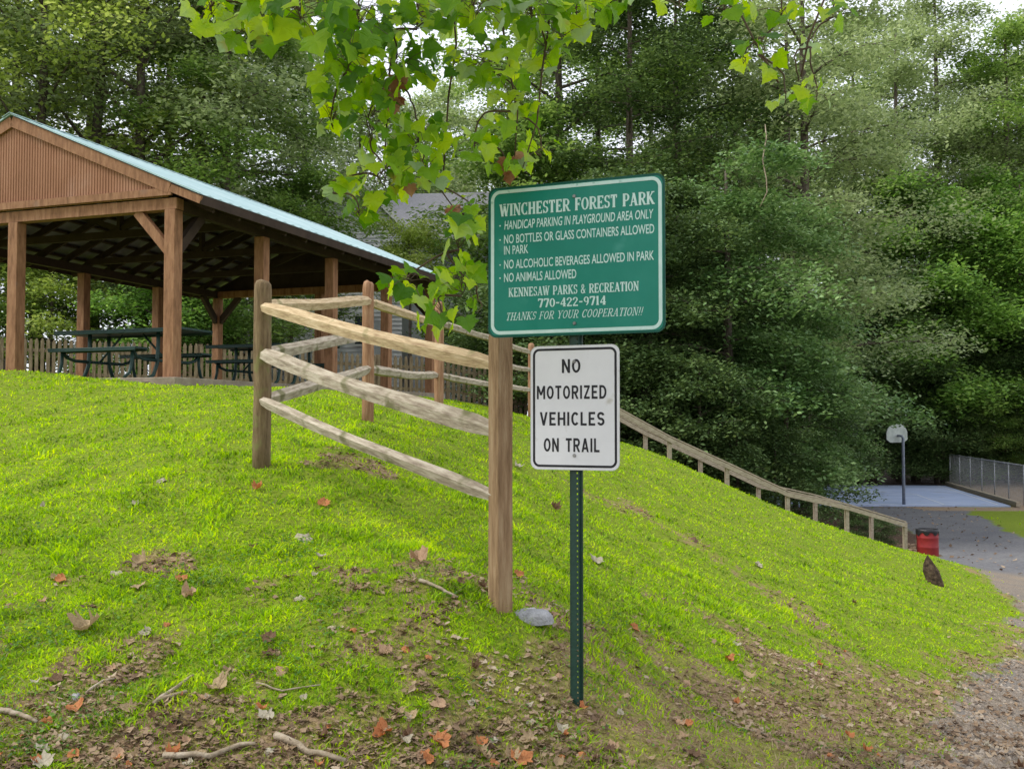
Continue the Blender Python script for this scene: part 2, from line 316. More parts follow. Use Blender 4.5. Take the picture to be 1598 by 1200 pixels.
dk = mixc(ramp(noise(.7), [(.35, (0, 0, 0)), (.65, (1, 1, 1))]), ramp(noise(14), [(.3, (.09, .09, .1)), (.7, (.19, .19, .205))]), ramp(noise(14), [(.3, (.12, .12, .125)), (.7, (.24, .235, .235))]))
lit = ramp(noise(16), [(.3, (.035, .022, .014)), (.5, (.1, .06, .04)), (.7, (.22, .14, .1))])
tn = ramp(noise(6), [(.3, (.24, .17, .11)), (.7, (.36, .27, .19))])
fn = noise(9)
c = mixc(attr('dirt', fn, .7), lawn, soil)
c = mixc(attr('litter', fn, .6), c, lit)
c = mixc(attr('gravel', fn, .5), c, mixc(attr('dark', fn, .3), grv, dk)); c = mixc(attr('tan', fn, .4), c, tn)
L.new(c, b.inputs['Base Color'])
bp = N.new('ShaderNodeBump'); bp.inputs['Strength'].default_value = .8; bp.inputs['Distance'].default_value = .03; L.new(noise(42), bp.inputs['Height']); L.new(bp.outputs[0], b.inputs['Normal'])
M['ground'] = m
ny, nx = GX.shape
idx = np.arange(nx*ny).reshape(ny, nx)
Fq = np.stack([idx[:-1, :-1], idx[:-1, 1:], idx[1:, 1:], idx[1:, :-1]], -1).reshape(-1, 4)
VV = np.stack([GX, GY, GZ], -1).reshape(-1, 3)
AT = {'dirt': dm, 'gravel': gm, 'litter': lm, 'dark': sstep(17, 23, GY), 'tan': tan}
gc = gm.reshape(-1)[Fq].mean(1) > .5; lc = (lm.reshape(-1)[Fq].mean(1) > .5) & ~gc
for nm, sel in (('lawn', ~gc & ~lc), ('path', gc), ('forest_floor', lc)):
    f = Fq[sel]; u, inv = np.unique(f, return_inverse=True)
    ob = npmesh(nm, VV[u], inv.reshape(-1, 4), M['ground'], smooth=True); tag(ob, kind='structure')
    for a, v in AT.items():
        q = ob.data.attributes.new(a, 'FLOAT', 'POINT'); q.data.foreach_set('value', v.reshape(-1)[u].astype(np.float32))

# ---------------------------------------------------------------- grass, litter, pebbles
def sample(nn, y0, y1, wide=.62, pw=2.0):
    """world positions whose density falls off with distance"""
    t = rng.random(nn)
    y = 1/((1-t)/y0+t/y1)
    x = (rng.random(nn)*2-1)*(y*wide+.8)
    return x, y
def blades(x, y, h, wd, name, mat, lean=.5):
    nn = len(x); z = hz(x, y)-.004; a = rng.random(nn)*6.283; l = rng.random(nn)*lean*h; b2 = rng.random(nn)*6.283
    dx, dy = np.cos(a)*wd/2, np.sin(a)*wd/2; lx, ly = np.cos(b2)*l, np.sin(b2)*l
    V = np.zeros((nn, 5, 3))
    V[:, 0] = np.c_[x-dx, y-dy, z]; V[:, 1] = np.c_[x+dx, y+dy, z]
    V[:, 2] = np.c_[x+dx*.75+lx*.35, y+dy*.75+ly*.35, z+h*.6]; V[:, 3] = np.c_[x-dx*.75+lx*.35, y-dy*.75+ly*.35, z+h*.6]
    V[:, 4] = np.c_[x+lx, y+ly, z+h*.95]
    k = np.arange(nn)[:, None]*5
    return npmesh(name, V.reshape(-1, 3), np.concatenate([k+[0, 1, 2], k+[0, 2, 3], k+[3, 2, 4]]), mat)
x, y = sample(460000, 3.0, 27)
den = (1-gravel(x, y)*1.05)*(1-litterz(x, y))*(1-.82*dirt(x, y))*(.25+1.25*fbm(x*3.5, y*3.5, 51))
inslab = (lambda lx, ly: (lx > -5.8) & (lx < .35) & (ly > -.35) & (ly < 8.9))
ca, sa = math.cos(R(-19.2)), math.sin(R(-19.2)); rx, ry = x+4.56, y-13.3
keep = (rng.random(len(x)) < den) & ~inslab(rx*ca+ry*sa, -rx*sa+ry*ca) & ~((y > 21.8+(x-2)*.24) & (x > 1.5))
x, y = x[keep], y[keep]
tuft = fbm(x*4, y*4, 61)
h = (.01+.02*rng.random(len(x))+.024*sstep(.52, .75, tuft))*np.clip(1.1-.3*dirt(x, y), .5, 1.1)
g = blades(x, y, h, (.0032+.0011*y)*(.7+.6*rng.random(len(x))), 'grass', M['grass'], 2.1); tag(g, 'short bright green lawn grass covering the hillside', 'grass', kind='stuff')
x, y = sample(9000, 6, 60, 1.0); k = (x > np.interp(y, [24, 27, 40, 43], [40, 14.2, 18.2, 19.2])+.2) & (y < 41.3) & (y > 25)
blades(x[k], y[k], .05+.05*rng.random(k.sum()), np.full(k.sum(), .05), 'grass', M['grass'], .6)
tag(bpy.data.objects[-1] if False else COL.objects[-1], 'patch of green grass on the far side of the dark path', 'grass', kind='stuff')
x, y = sample(90000, 3.0, 16); k = rng.random(len(x)) < np.clip(.13+.9*dirt(x, y)-gravel(x, y), 0, 1)*.75; x, y = x[k], y[k]
g = blades(x, y, .012+.03*rng.random(len(x)), (.003+.0008*y), 'dry_grass', M['straw'], 2.6); tag(g, 'dry straw coloured grass stems lying over the bare patches', 'dry grass', kind='stuff')

x, y = sample(150000, 3.0, 16); k = rng.random(len(x)) < sstep(.5, .68, fbm(x*2.1, y*2.1, 71))*(1-gravel(x, y))*(1-.75*dirt(x, y))*.75*sstep(8.5, 5.5, y); WX, WY = x[k], y[k]
PX_ = rng.random(900)*12+10; PY_ = rng.random(900)*26+18
HO = [(.16, -.07), (.36, -.04), (.56, .08), (.47, .18), (.52, .3), (.66, .46), (.5, .5), (.38, .55), (.32, .7), (.14, .84)]
OUT = [(0, .03)]+HO+[(0, 1.02)]+[(-a, b_) for a, b_ in HO[::-1]]
def leaf2d(): return np.array([(0, .36)]+OUT)
def scatter_leafy(x, y, size, name, mat, zo=.006, tilt=.5):
    base = np.array([(-.35, 0), (-.1, .1), (0, .5), (.35, .15), (.4, -.1), (.1, -.45), (-.2, -.3)]); kk = len(base); nn = len(x)
    a = rng.random(nn)*6.283; z = hz(x, y)+zo
    s = size*(.5+rng.random(nn)*.9); bx = base[None, :, 0]*(.6+.8*rng.random((nn, kk))); by = base[None, :, 1]*(.6+.8*rng.random((nn, kk)))
    X = (bx*np.cos(a)[:, None]-by*np.sin(a)[:, None])*s[:, None]; Y = (bx*np.sin(a)[:, None]+by*np.cos(a)[:, None])*s[:, None]
    tx, ty = (rng.random((2, nn))-.5)*tilt
    Z = X*tx[:, None]+Y*ty[:, None]+s[:, None]*.25*rng.random((nn, kk))
    V = np.stack([x[:, None]+X, y[:, None]+Y, z[:, None]+Z], -1)
    return npmesh(name, V.reshape(-1, 3), np.arange(nn*kk).reshape(nn, kk), mat)
M['weed'] = mk('clover_leaves', [(.03, .08, .015), (.08, .19, .02), (.17, .31, .03)], 3, .6, transl=.3, island=True)
g = scatter_leafy(WX, WY, .012+.0012*WY, 'clover', M['weed'], .02, 1.2); tag(g, 'darker patches of clover and small weeds growing through the lawn', 'clover', kind='stuff')
x, y = sample(85000, 3.0, 16); k = rng.random(len(x)) < np.clip(1.15*dirt(x, y)-.2+.75*gravel(x, y)*(1-sstep(.2, 1.6, x-np.interp(y, bY, bX))), 0, 1)*.8*sstep(.25, .55, fbm(x*1.7, y*1.7, 77)); x, y = x[k], y[k]
g = scatter_leafy(x, y, .024+.0022*y, 'leaf_litter', M['litter'], .008, .9); tag(g, 'crumbled brown leaf litter strewn over the bare soil', 'leaf litter', kind='stuff')
x = 1.9+rng.random(14000)*9.6; y = 24.6+(x-6.5)*.24+(rng.random(14000)-.4)*3.6; k_ = x < np.interp(y, bY, bX)+.2; x, y = x[k_], y[k_]
g = scatter_leafy(x, y, np.full(len(x), .11), 'leaf_litter', M['litter'], .02, .9); tag(g, 'reddish brown fallen leaves banked under the wooden stair railings', 'leaf litter', kind='stuff')
x, y = sample(170000, 4.5, 20, .75); k = (rng.random(len(x)) < gravel(x, y)*sstep(17, 9, y)) & (y < 17); x, y = x[k], y[k]; nn = len(x)
s = (.005+.014*rng.random(nn)**2)*(1+y*.02); oc = np.array([(1, 0, 0), (0, 1, 0), (-1, 0, 0), (0, -1, 0), (0, 0, .8)])
V = np.stack([x, y, hz(x, y)-.002], -1)[:, None, :]+oc[None]*s[:, None, None]*(.6+.8*rng.random((nn, 5, 1))); k = np.arange(nn)[:, None]*5
g = npmesh('pebbles', V.reshape(-1, 3), np.concatenate([k+[0, 1, 4], k+[1, 2, 4], k+[2, 3, 4], k+[3, 0, 4]]), M['pebble']); tag(g, 'loose grey gravel stones on the path', 'gravel', kind='stuff')

k_ = rng.random(900) < gravel(PX_, PY_)
g = scatter_leafy(PX_[k_], PY_[k_], np.full(int(k_.sum()), .1), 'leaf_litter', M['litter'], .02, .9); tag(g, 'sparse brown leaves blown over the grey path', 'leaf litter', kind='stuff')
# ---------------------------------------------------------------- fallen leaves, sticks, stones
def fallen_proto(seed, curl):
    r = random.Random(seed); P2 = leaf2d(); V = []
    rings = [(.0, 0)]; pts = []
    for (a, b_) in OUT: pts.append((a*(1+r.uniform(-.12, .12)), (b_-.36)*(1+r.uniform(-.12, .12))))
    V = [(0, 0, 0)]
    f1, f2, ph = r.uniform(2, 4), r.uniform(2, 4), r.uniform(0, 6)
    for k in (.5, 1.0):
        for (a, b_) in pts:
            x_, y_ = a*k, b_*k
            z_ = curl*(x_*x_*1.6+max(0, y_)**2*.8*r.uniform(.7, 1.3))+.07*math.sin(f1*4*x_+ph)*k+.06*math.sin(f2*4*y_+ph)*k
            V.append((x_*(1-.3*abs(curl)*abs(x_)), y_*(1-.2*abs(curl)*abs(y_)), z_*.8+r.uniform(-.05, .05)+.06))
    m_ = len(pts); F_ = [[0, 1+i, 1+(i+1) % m_] for i in range(m_)]+[[1+i, 1+m_+i, 1+m_+(i+1) % m_, 1+(i+1) % m_] for i in range(m_)]
    return V, F_
PR = {}
for k in LEAFC:
    for j in range(4):
        V, F_ = fallen_proto(j*7+len(k)*31, (.5, .95, -.8, 1.25)[j])
        me = bpy.data.meshes.new('fallen_leaf'); me.from_pydata(V, [], F_); me.update(); me.materials.append(M['lf_'+k]); me.polygons.foreach_set('use_smooth', [True]*len(F_))
        PR[(k, j)] = me
COLN = {'pale': 'pale grey', 'tan': 'tan', 'orange': 'orange brown', 'brown': 'dark brown', 'pink': 'pinkish tan'}
def fallen(p, size, c_, label, group='dry leaves fallen on the lawn', j=None):
    o = bpy.data.objects.new('fallen_leaf', PR[(c_, random.randrange(4) if j is None else j)]); COL.objects.link(o)
    o.location = (p[0], p[1], p[2]+.012); e = .15
    sx = (hz(p[0]+e, p[1])-hz(p[0]-e, p[1]))/(2*e); sy = (hz(p[0], p[1]+e)-hz(p[0], p[1]-e))/(2*e)
    nrm = Vector((-sx+random.uniform(-.3, .3), -sy+random.uniform(-.45, .1), 1)).normalized()
    o.rotation_euler = (nrm.to_track_quat('Z', 'Y') @ Matrix.Rotation(random.uniform(0, 6.28), 3, 'Z').to_quaternion()).to_euler()
    s = size*random.uniform(.9, 1.1); o.scale = (s, s*random.uniform(.7, 1.1), s)
    return tag(o, label, 'leaf', group)
NL = [(254, 752, 24, 'pale', 'pale grey leaf alone high on the open lawn, left of the mossy fence post'), (210, 790, 15, 'pale', 'small greyish leaf just below the pale leaf high on the lawn'),
      (403, 765, 20, 'orange', 'orange and black leaf on the grass below the mossy fence post'), (505, 790, 24, 'orange', 'bright orange leaf on the grass under the lowest front rail'),
      (474, 844, 42, 'pale', 'large pale curled leaf on the lawn midway between the two front fence posts'), (500, 871, 20, 'pale', 'small pale leaf just below the large pale curled one'),
      (395, 857, 16, 'brown', 'small brown leaf between the bare patch and the large pale curled leaf'), (217, 880, 30, 'tan', 'tan leaf lying in the bare brown patch on the lawn'),
      (182, 897, 24, 'pale', 'whitish leaf at the left edge of the bare brown patch'), (95, 910, 22, 'orange', 'orange leaf far left of the bare brown patch'),
      (284, 908, 22, 'orange', 'orange tan leaf just right below the bare brown patch'), (295, 934, 30, 'pink', 'pinkish tan leaf below the bare brown patch'),
      (218, 920, 22, 'tan', 'tan leaf directly below the bare brown patch'), (467, 937, 22, 'pale', 'cream leaf in the grass at mid lawn above the dead leaves'),
      (228, 992, 22, 'pale', 'upright pale leaf in the grass right of the large curled tan leaf'), (137, 985, 48, 'tan', 'large curled tan leaf in the lower left grass'),
      (260, 976, 18, 'orange', 'small orange leaf right of the large curled tan leaf'), (420, 1003, 28, 'brown', 'dark brown leaf in a shaded hollow of the lower lawn'),
      (437, 1055, 34, 'pink', 'rounded orange brown leaf standing up in the lower grass'), (338, 1080, 48, 'tan', 'large crumpled tan brown leaf among twigs in the lower left dirt'),
      (410, 1112, 24, 'orange', 'bright orange leaf right below the large crumpled leaf'), (118, 1110, 34, 'orange', 'red brown leaf on the bare dirt at lower left'),
      (600, 1022, 30, 'pink', 'smooth light orange leaf on grass in the lower middle'), (634, 1017, 20, 'orange', 'small dark orange leaf touching the light orange leaf'),
      (652, 877, 36, 'pink', 'faded pinkish leaf sunk in the grass between the two front posts'), (865, 795, 20, 'brown', 'dark and white leaf on the grass left of the green sign post'),
      (807, 730, 18, 'pale', 'whitish leaf showing beside the square fence post'), (928, 877, 30, 'pale', 'white leaf on the grass right of the green sign post'),
      (870, 962, 26, 'pink', 'tan leaf beside the concrete lump at the square post'), (597, 1145, 34, 'orange', 'torn red orange leaf on the litter near the bottom'),
      (685, 1160, 44, 'orange', 'large wrinkled orange leaf near the bottom edge'), (505, 1155, 28, 'brown', 'rounded brown leaf near the bottom left of centre'),
      (825, 1162, 30, 'tan', 'ribbed fan shaped tan leaf left of the sign post foot'), (815, 1193, 44, 'orange', 'orange leaf cut by the bottom edge of the view'),
      (632, 1162, 24, 'pale', 'pale grey leaf left of the large wrinkled orange leaf'), (828, 1130, 20, 'pale', 'small whitish leaf above the ribbed fan shaped leaf'),
      (990, 983, 20, 'orange', 'orange leaf in the grass right of the sign post'), (1137, 1032, 20, 'orange', 'small orange leaf on the lower right slope'),
      (1150, 1010, 18, 'pale', 'small white leaf on the lower right slope'), (1165, 1060, 28, 'tan', 'curled tan leaf on the lower right slope'),
      (1085, 845, 22, 'brown', 'brown leaf along the worn line on the right slope'), (1182, 884, 18, 'pale', 'white leaf along the worn line on the right slope'), (560, 700, 24, 'tan', 'tan leaves under the middle of the front rails')]
for (a, b_, s_, c_, lb) in NL:
    p = hit(a, b_); fallen(p, s_*p.y/F*.85, c_, lb)
cnt = 0; random.seed(11)
while cnt < 190:
    a, b_ = random.uniform(-60, 1660), 1200-480*random.random()**1.7
    p = hit(a, b_)
    if p.y > 19: continue
    dd = float(dirt(p.x, p.y)); gg = float(gravel(p.x, p.y))
    if random.random() > .12+1.1*dd-.5*gg: continue
    c_ = random.choice(['tan', 'brown', 'pink', 'pale', 'tan', 'orange'] if dd > .4 else ['tan', 'pale', 'pale', 'brown'])
    fallen(p, random.uniform(.025, .07), c_, COLN[c_]+' dead leaf scattered over the lower slope', 'dead leaves scattered over the lower slope'); cnt += 1
def stick(px, r0, lb, nm='stick'):
    pts = []
    for (a, b_) in px: p = hit(a, b_); pts.append(p+Vector((0, 0, r0*.9+.006)))
    q = [pts[0]]
    for i in range(len(pts)-1):
        for k in (1/3, 2/3, 1): q.append(pts[i].lerp(pts[i+1], k)+Vector((random.uniform(-1, 1), random.uniform(-1, 1), random.uniform(0, .6)))*r0*.7)
    mb = MB(); mb.tube(q, [r0*(1-.5*i/len(q)) for i in range(len(q))], 6)
    o = mb.build(nm, M['stickm'], None, tuple(q[0]), True); tag(o, lb, nm); return o
M['stickm'] = mk('grey_dead_wood', [(.15, .11, .07), (.3, .24, .17), (.42, .36, .28)], 20, .9, .4)
stick([(240, 1105), (275, 1080), (300, 1060)], .011, 'pale grey stick leaning up in the lower left dirt')
stick([(135, 1085), (160, 1070), (180, 1064)], .008, 'dark short stick on the dirt at lower left')
stick([(245, 1100), (290, 1087)], .012, 'thick broken stick crossing under the pale grey stick')
stick([(255, 1185), (330, 1190), (370, 1172), (400, 1168)], .014, 'curved root at the bottom edge, left of centre', 'root')
stick([(430, 1158), (480, 1180), (540, 1200)], .017, 'thick pale root running out of the bottom edge', 'root')
stick([(0, 1118), (30, 1125), (60, 1133)], .014, 'pale root at the far left above the corner', 'root')
stick([(655, 910), (690, 925), (712, 940)], .012, 'flat tan bark strip on the grass left of the square post', 'bark_strip')
stick([(1110, 1115), (1160, 1140), (1200, 1150)], .006, 'thin dark twig on the lower right slope', 'twig')
stick([(400, 1070), (440, 1082), (500, 1075)], .006, 'thin twig behind the bright orange leaf', 'twig')
def lump(px, py, sx, sy, sz, seed, name, mat, lb, cat):
    p = hit(px, py); r = random.Random(seed); V = [(0, 0, sz)]; F_ = []; n_ = 16
    for i, (k, zz) in enumerate(((.45, .95), (.8, .7), (1, .1), (1.02, -1))):
        for j in range(n_):
            a = 2*math.pi*j/n_; q = k*(1+.12*math.sin(3*a+seed)+r.uniform(-.07, .07)); V.append((sx*q*math.cos(a), sy*q*math.sin(a), sz*(zz+r.uniform(-.15, .15))))
    F_ = [[0, 1+j, 1+(j+1) % n_] for j in range(n_)]+[[1+i*n_+j, 1+(i+1)*n_+j, 1+(i+1)*n_+(j+1) % n_, 1+i*n_+(j+1) % n_] for i in range(3) for j in range(n_)]
    o = npmesh(name, V, F_, mat, None, True); o.location = p; tag(o, lb, cat); return o
lump(828, 962, .12, .11, .035, 3, 'concrete_lump', M['stone'], 'flat grey concrete lump at the foot of the square fence post', 'stone')
lump(118, 1089, .022, .02, .02, 5, 'stone', M['stone'], 'small round grey stone on the lower left dirt', 'stone')
# dark pointed piece of wood standing in the grass by the path
p = hit(1462, 913); q = p.y/F
st = MB(); n_ = 9
ring = []
for i, (ox, hh, rr) in enumerate(((0, -.05, .16), (-5*q, 10*q, .13), (-9*q, 22*q, .11), (-13*q, 34*q, .07), (-14*q, 45*q, .012))):
    for j in range(n_):
        a = 2*math.pi*j/n_; r_ = rr*(1+random.uniform(-.25, .25)); st.v.append((ox+r_*math.cos(a), r_*.6*math.sin(a), hh+random.uniform(-.02, .02)))
st.f = [[i*n_+j, i*n_+(j+1) % n_, (i+1)*n_+(j+1) % n_, (i+1)*n_+j] for i in range(4) for j in range(n_)]+[[4*n_+j for j in range(n_)]]
o = st.build('stump', M['char'], None, None); o.location = p; tag(o, 'dark pointed rotten stump standing in the grass beside the path', 'stump')

# ---------------------------------------------------------------- split rail fence
FP = [(781, 5.5, 1.98, 'sq'), (409, 7.8, 2.6, 'moss'), (574, 10.5, 2.97, 'red'), (685, 13.4, 3.1, 'red'), (770, 16.2, 3.05, 'red'), (829, 18.9, 2.96, 'red')]
RZ = [(1.80, 1.44, 1.075), (2.39, 2.02, 1.655), (2.76, 2.41, 2.04), (2.8, 2.45, 2.1), (2.81, 2.44, 2.07), (2.78, 2.45, 2.07)]
fp = [Vector(((px-799)/F*d, d, 0)) for px, d, _, _ in FP]
fr = empty('split_rail_fence', (fp[0].x, fp[0].y, float(hz(fp[0].x, fp[0].y))), 0, 'weathered split rail fence climbing the lawn behind the signs', 'fence')
F0 = fr.location.copy()
for i, (px, d, zt, st_) in enumerate(FP):
    x_, y_ = fp[i].x, fp[i].y; zb = float(hz(x_, y_))-.15; mb = MB()
    if st_ == 'sq':
        V = []; s_ = .049; levels = [zb, zb+.4, zb+.9, zb+1.4, zt-.02, zt]
        for k, z_ in enumerate(levels):
            ins = s_-.006 if k == 5 else s_
            for (a, b_) in ((-1, -1), (1, -1), (1, 1), (-1, 1)): V.append((a*ins+random.uniform(-.0015, .0015), b_*ins+random.uniform(-.0015, .0015), z_))
        Q = Matrix.Rotation(R(36), 3, 'Z'); V = [Q @ Vector(v)+Vector((x_, y_, 0)) for v in V]
        mb.add(V, [[k*4+j, k*4+(j+1) % 4, k*4+4+(j+1) % 4, k*4+4+j] for k in range(5) for j in range(4)]+[[20, 21, 22, 23]])
        o = mb.build('post', M['post'], fr, F0, bevel=.004); o['label'] = 'square sawn post nearest the signs'
    else:
        r0 = .069 if st_ == 'moss' else .062; rr = [r0*1.02, r0*1.03, r0, r0*1.02, r0*.98, r0*.93, r0*.72, r0*.35]
        zz = [zb, zb+.3, zb+.7, zb+1.1, zt-.08, zt-.035, zt-.01, zt]
        pts = [(x_+random.uniform(-.004, .004), y_, z_) for z_ in zz]
        mb.tube(pts, rr, 14)
        o = mb.build('post', M['postmoss'] if st_ == 'moss' else M['postred'], fr, F0, True)
        if st_ == 'moss': o['label'] = 'round topped mossy post at the fence corner'
def rail(a, b_, w0, h0, mat, seed):
    r = random.Random(seed); L_ = (b_-a).length; nS = 14; k_ = 5; V = []
    sh = [(math.cos(2*math.pi*j/k_+.3)*(1.05+r.uniform(-.12, .12)), math.sin(2*math.pi*j/k_+.3)*(1.05+r.uniform(-.12, .12))) for j in range(k_)]
    tw = r.uniform(-.25, .25); ph = r.uniform(0, 6); bow = r.uniform(-.02, .02); bz = r.uniform(-.03, .0)
    for i in range(nS+1):
        t_ = i/nS; e = min(1, .55+min(t_, 1-t_)*5); th = tw*t_
        for j, (x_, y_) in enumerate(sh):
            k = 1+.05*math.sin(t_*7+j*2+ph)+r.uniform(-.03, .03)
            X_ = x_*w0/2*e*k; Y_ = y_*h0/2*e*k
            V.append((t_*L_, X_*math.cos(th)-Y_*math.sin(th)+bow*math.sin(math.pi*t_), X_*math.sin(th)+Y_*math.cos(th)+bz*math.sin(math.pi*t_)+.0035*math.sin(t_*9+ph)))
    F_ = [[i*k_+j, i*k_+(j+1) % k_, (i+1)*k_+(j+1) % k_, (i+1)*k_+j] for i in range(nS) for j in range(k_)]+[list(range(k_))[::-1], [nS*k_+j for j in range(k_)]]
    o = npmesh('rail', V, F_, mat, fr); o.location = a-F0; o.rotation_euler = (b_-a).to_track_quat('X', 'Z').to_euler()
for i in range(5):
    for j in range(3):
        a = Vector((fp[i].x, fp[i].y, RZ[i][j])); b_ = Vector((fp[i+1].x, fp[i+1].y, RZ[i+1][j])); t_ = (b_-a).normalized()
        sd_ = Vector((t_.y, -t_.x, 0)).normalized()*(.02 if i % 2 else -.02)
        rail(a-t_*.03+sd_, b_+t_*.03+sd_, .085, .105 if i else (.1, .115, .09)[j], M['railtan'] if (i, j) in ((0, 0), (1, 0), (2, 0)) else M['rail'], 31+i*3+j)

# ---------------------------------------------------------------- signs
SA = R(-22)   # turned so that the right edge stands nearer the camera
SP = at(900, 1107, 4.9); SP.z = float(hz(SP.x, SP.y))
sx_ = Vector((math.cos(SA), math.sin(SA), 0)); sn = Vector((math.sin(SA), -math.cos(SA), 0))   # to the right, and toward the viewer
post = empty('sign_post', SP, SA, 'dark green steel channel post with a row of holes, carrying two signs', 'post')
top = at(900, 290, 4.9).z-SP.z
mb = MB(); mb.box((-.014, -.0, top/2-.1), (.034, .004, top+.2)); mb.box((.0155, 0, top/2-.1), (.005, .004, top+.2))
mb.box((.0385/1-.019, .009, top/2-.1), (.004, .016, top+.2)); mb.box((-.033, .009, top/2-.1), (.004, .016, top+.2))
mb.box((.0285, .0185, top/2-.1), (.018, .004, top+.2)); mb.box((-.042, .0185, top/2-.1), (.018, .004, top+.2))
z_ = -.18
while z_ < top: mb.box((.008, .0003, z_), (.0099, .0034, .0165)); z_ += .0254
mb.v = [(v[0]*.76, v[1], v[2]) for v in mb.v]; mb.build('channel', M['upost'], post)
def rrect(w_, h_, r_, n_=8):
    return [(cx*(w_/2-r_)+r_*math.cos(a), cy*(h_/2-r_)+r_*math.sin(a)) for cx, cy, a0 in ((1, 1, 0), (-1, 1, 90), (-1, -1, 180), (1, -1, 270)) for a in [R(a0+90*k/n_) for k in range(n_+1)]]
def ringmesh(mb, w_, h_, r_, t_, y0, y1):
    o1 = rrect(w_, h_, r_); o2 = rrect(w_-2*t_, h_-2*t_, max(r_-t_, .003)); n_ = len(o1)
    vs = [(x, y0, z) for x, z in o1]+[(x, y0, z) for x, z in o2]+[(x, y1, z) for x, z in o1]+[(x, y1, z) for x, z in o2]
    fs = []
    for k in range(n_):
        k2 = (k+1) % n_; fs += [[k, k2, n_+k2, n_+k], [k, k2, 2*n_+k2, 2*n_+k], [n_+k, n_+k2, 3*n_+k2, 3*n_+k]]
    mb.add(vs, fs)
def bolt(parent, x_, z_, y_):
    mb = MB(); mb.tube([(x_, y_, z_), (x_, y_-.006, z_)], [.0095, .0075], 10); mb.build('bolt', M['bolt'], parent, smooth=False)
def txt(s, x0, x1, z0, z1, y_, mat, parent, off=0, shear=0):
    c = bpy.data.curves.new('t', 'FONT'); c.body = s; c.offset = off; c.extrude = .0; c.shear = shear; c.resolution_u = 4
    o = bpy.data.objects.new('t', c); COL.objects.link(o); dg = bpy.context.evaluated_depsgraph_get()
    me = bpy.data.meshes.new_from_object(o.evaluated_get(dg)); bpy.data.objects.remove(o)
    co = np.array([v.co[:] for v in me.vertices]); a = co.min(0); b_ = co.max(0)
    for v in me.vertices:
        X_ = x0+(v.co.x-a[0])/(b_[0]-a[0])*(x1-x0); Z_ = z0+(v.co.y-a[1])/(b_[1]-a[1])*(z1-z0); v.co = (X_, y_, Z_)
    me.materials.append(mat); q = bpy.data.objects.new('lettering', me); COL.objects.link(q); q.parent = parent
    q['label'] = 'line reading '+s; return q
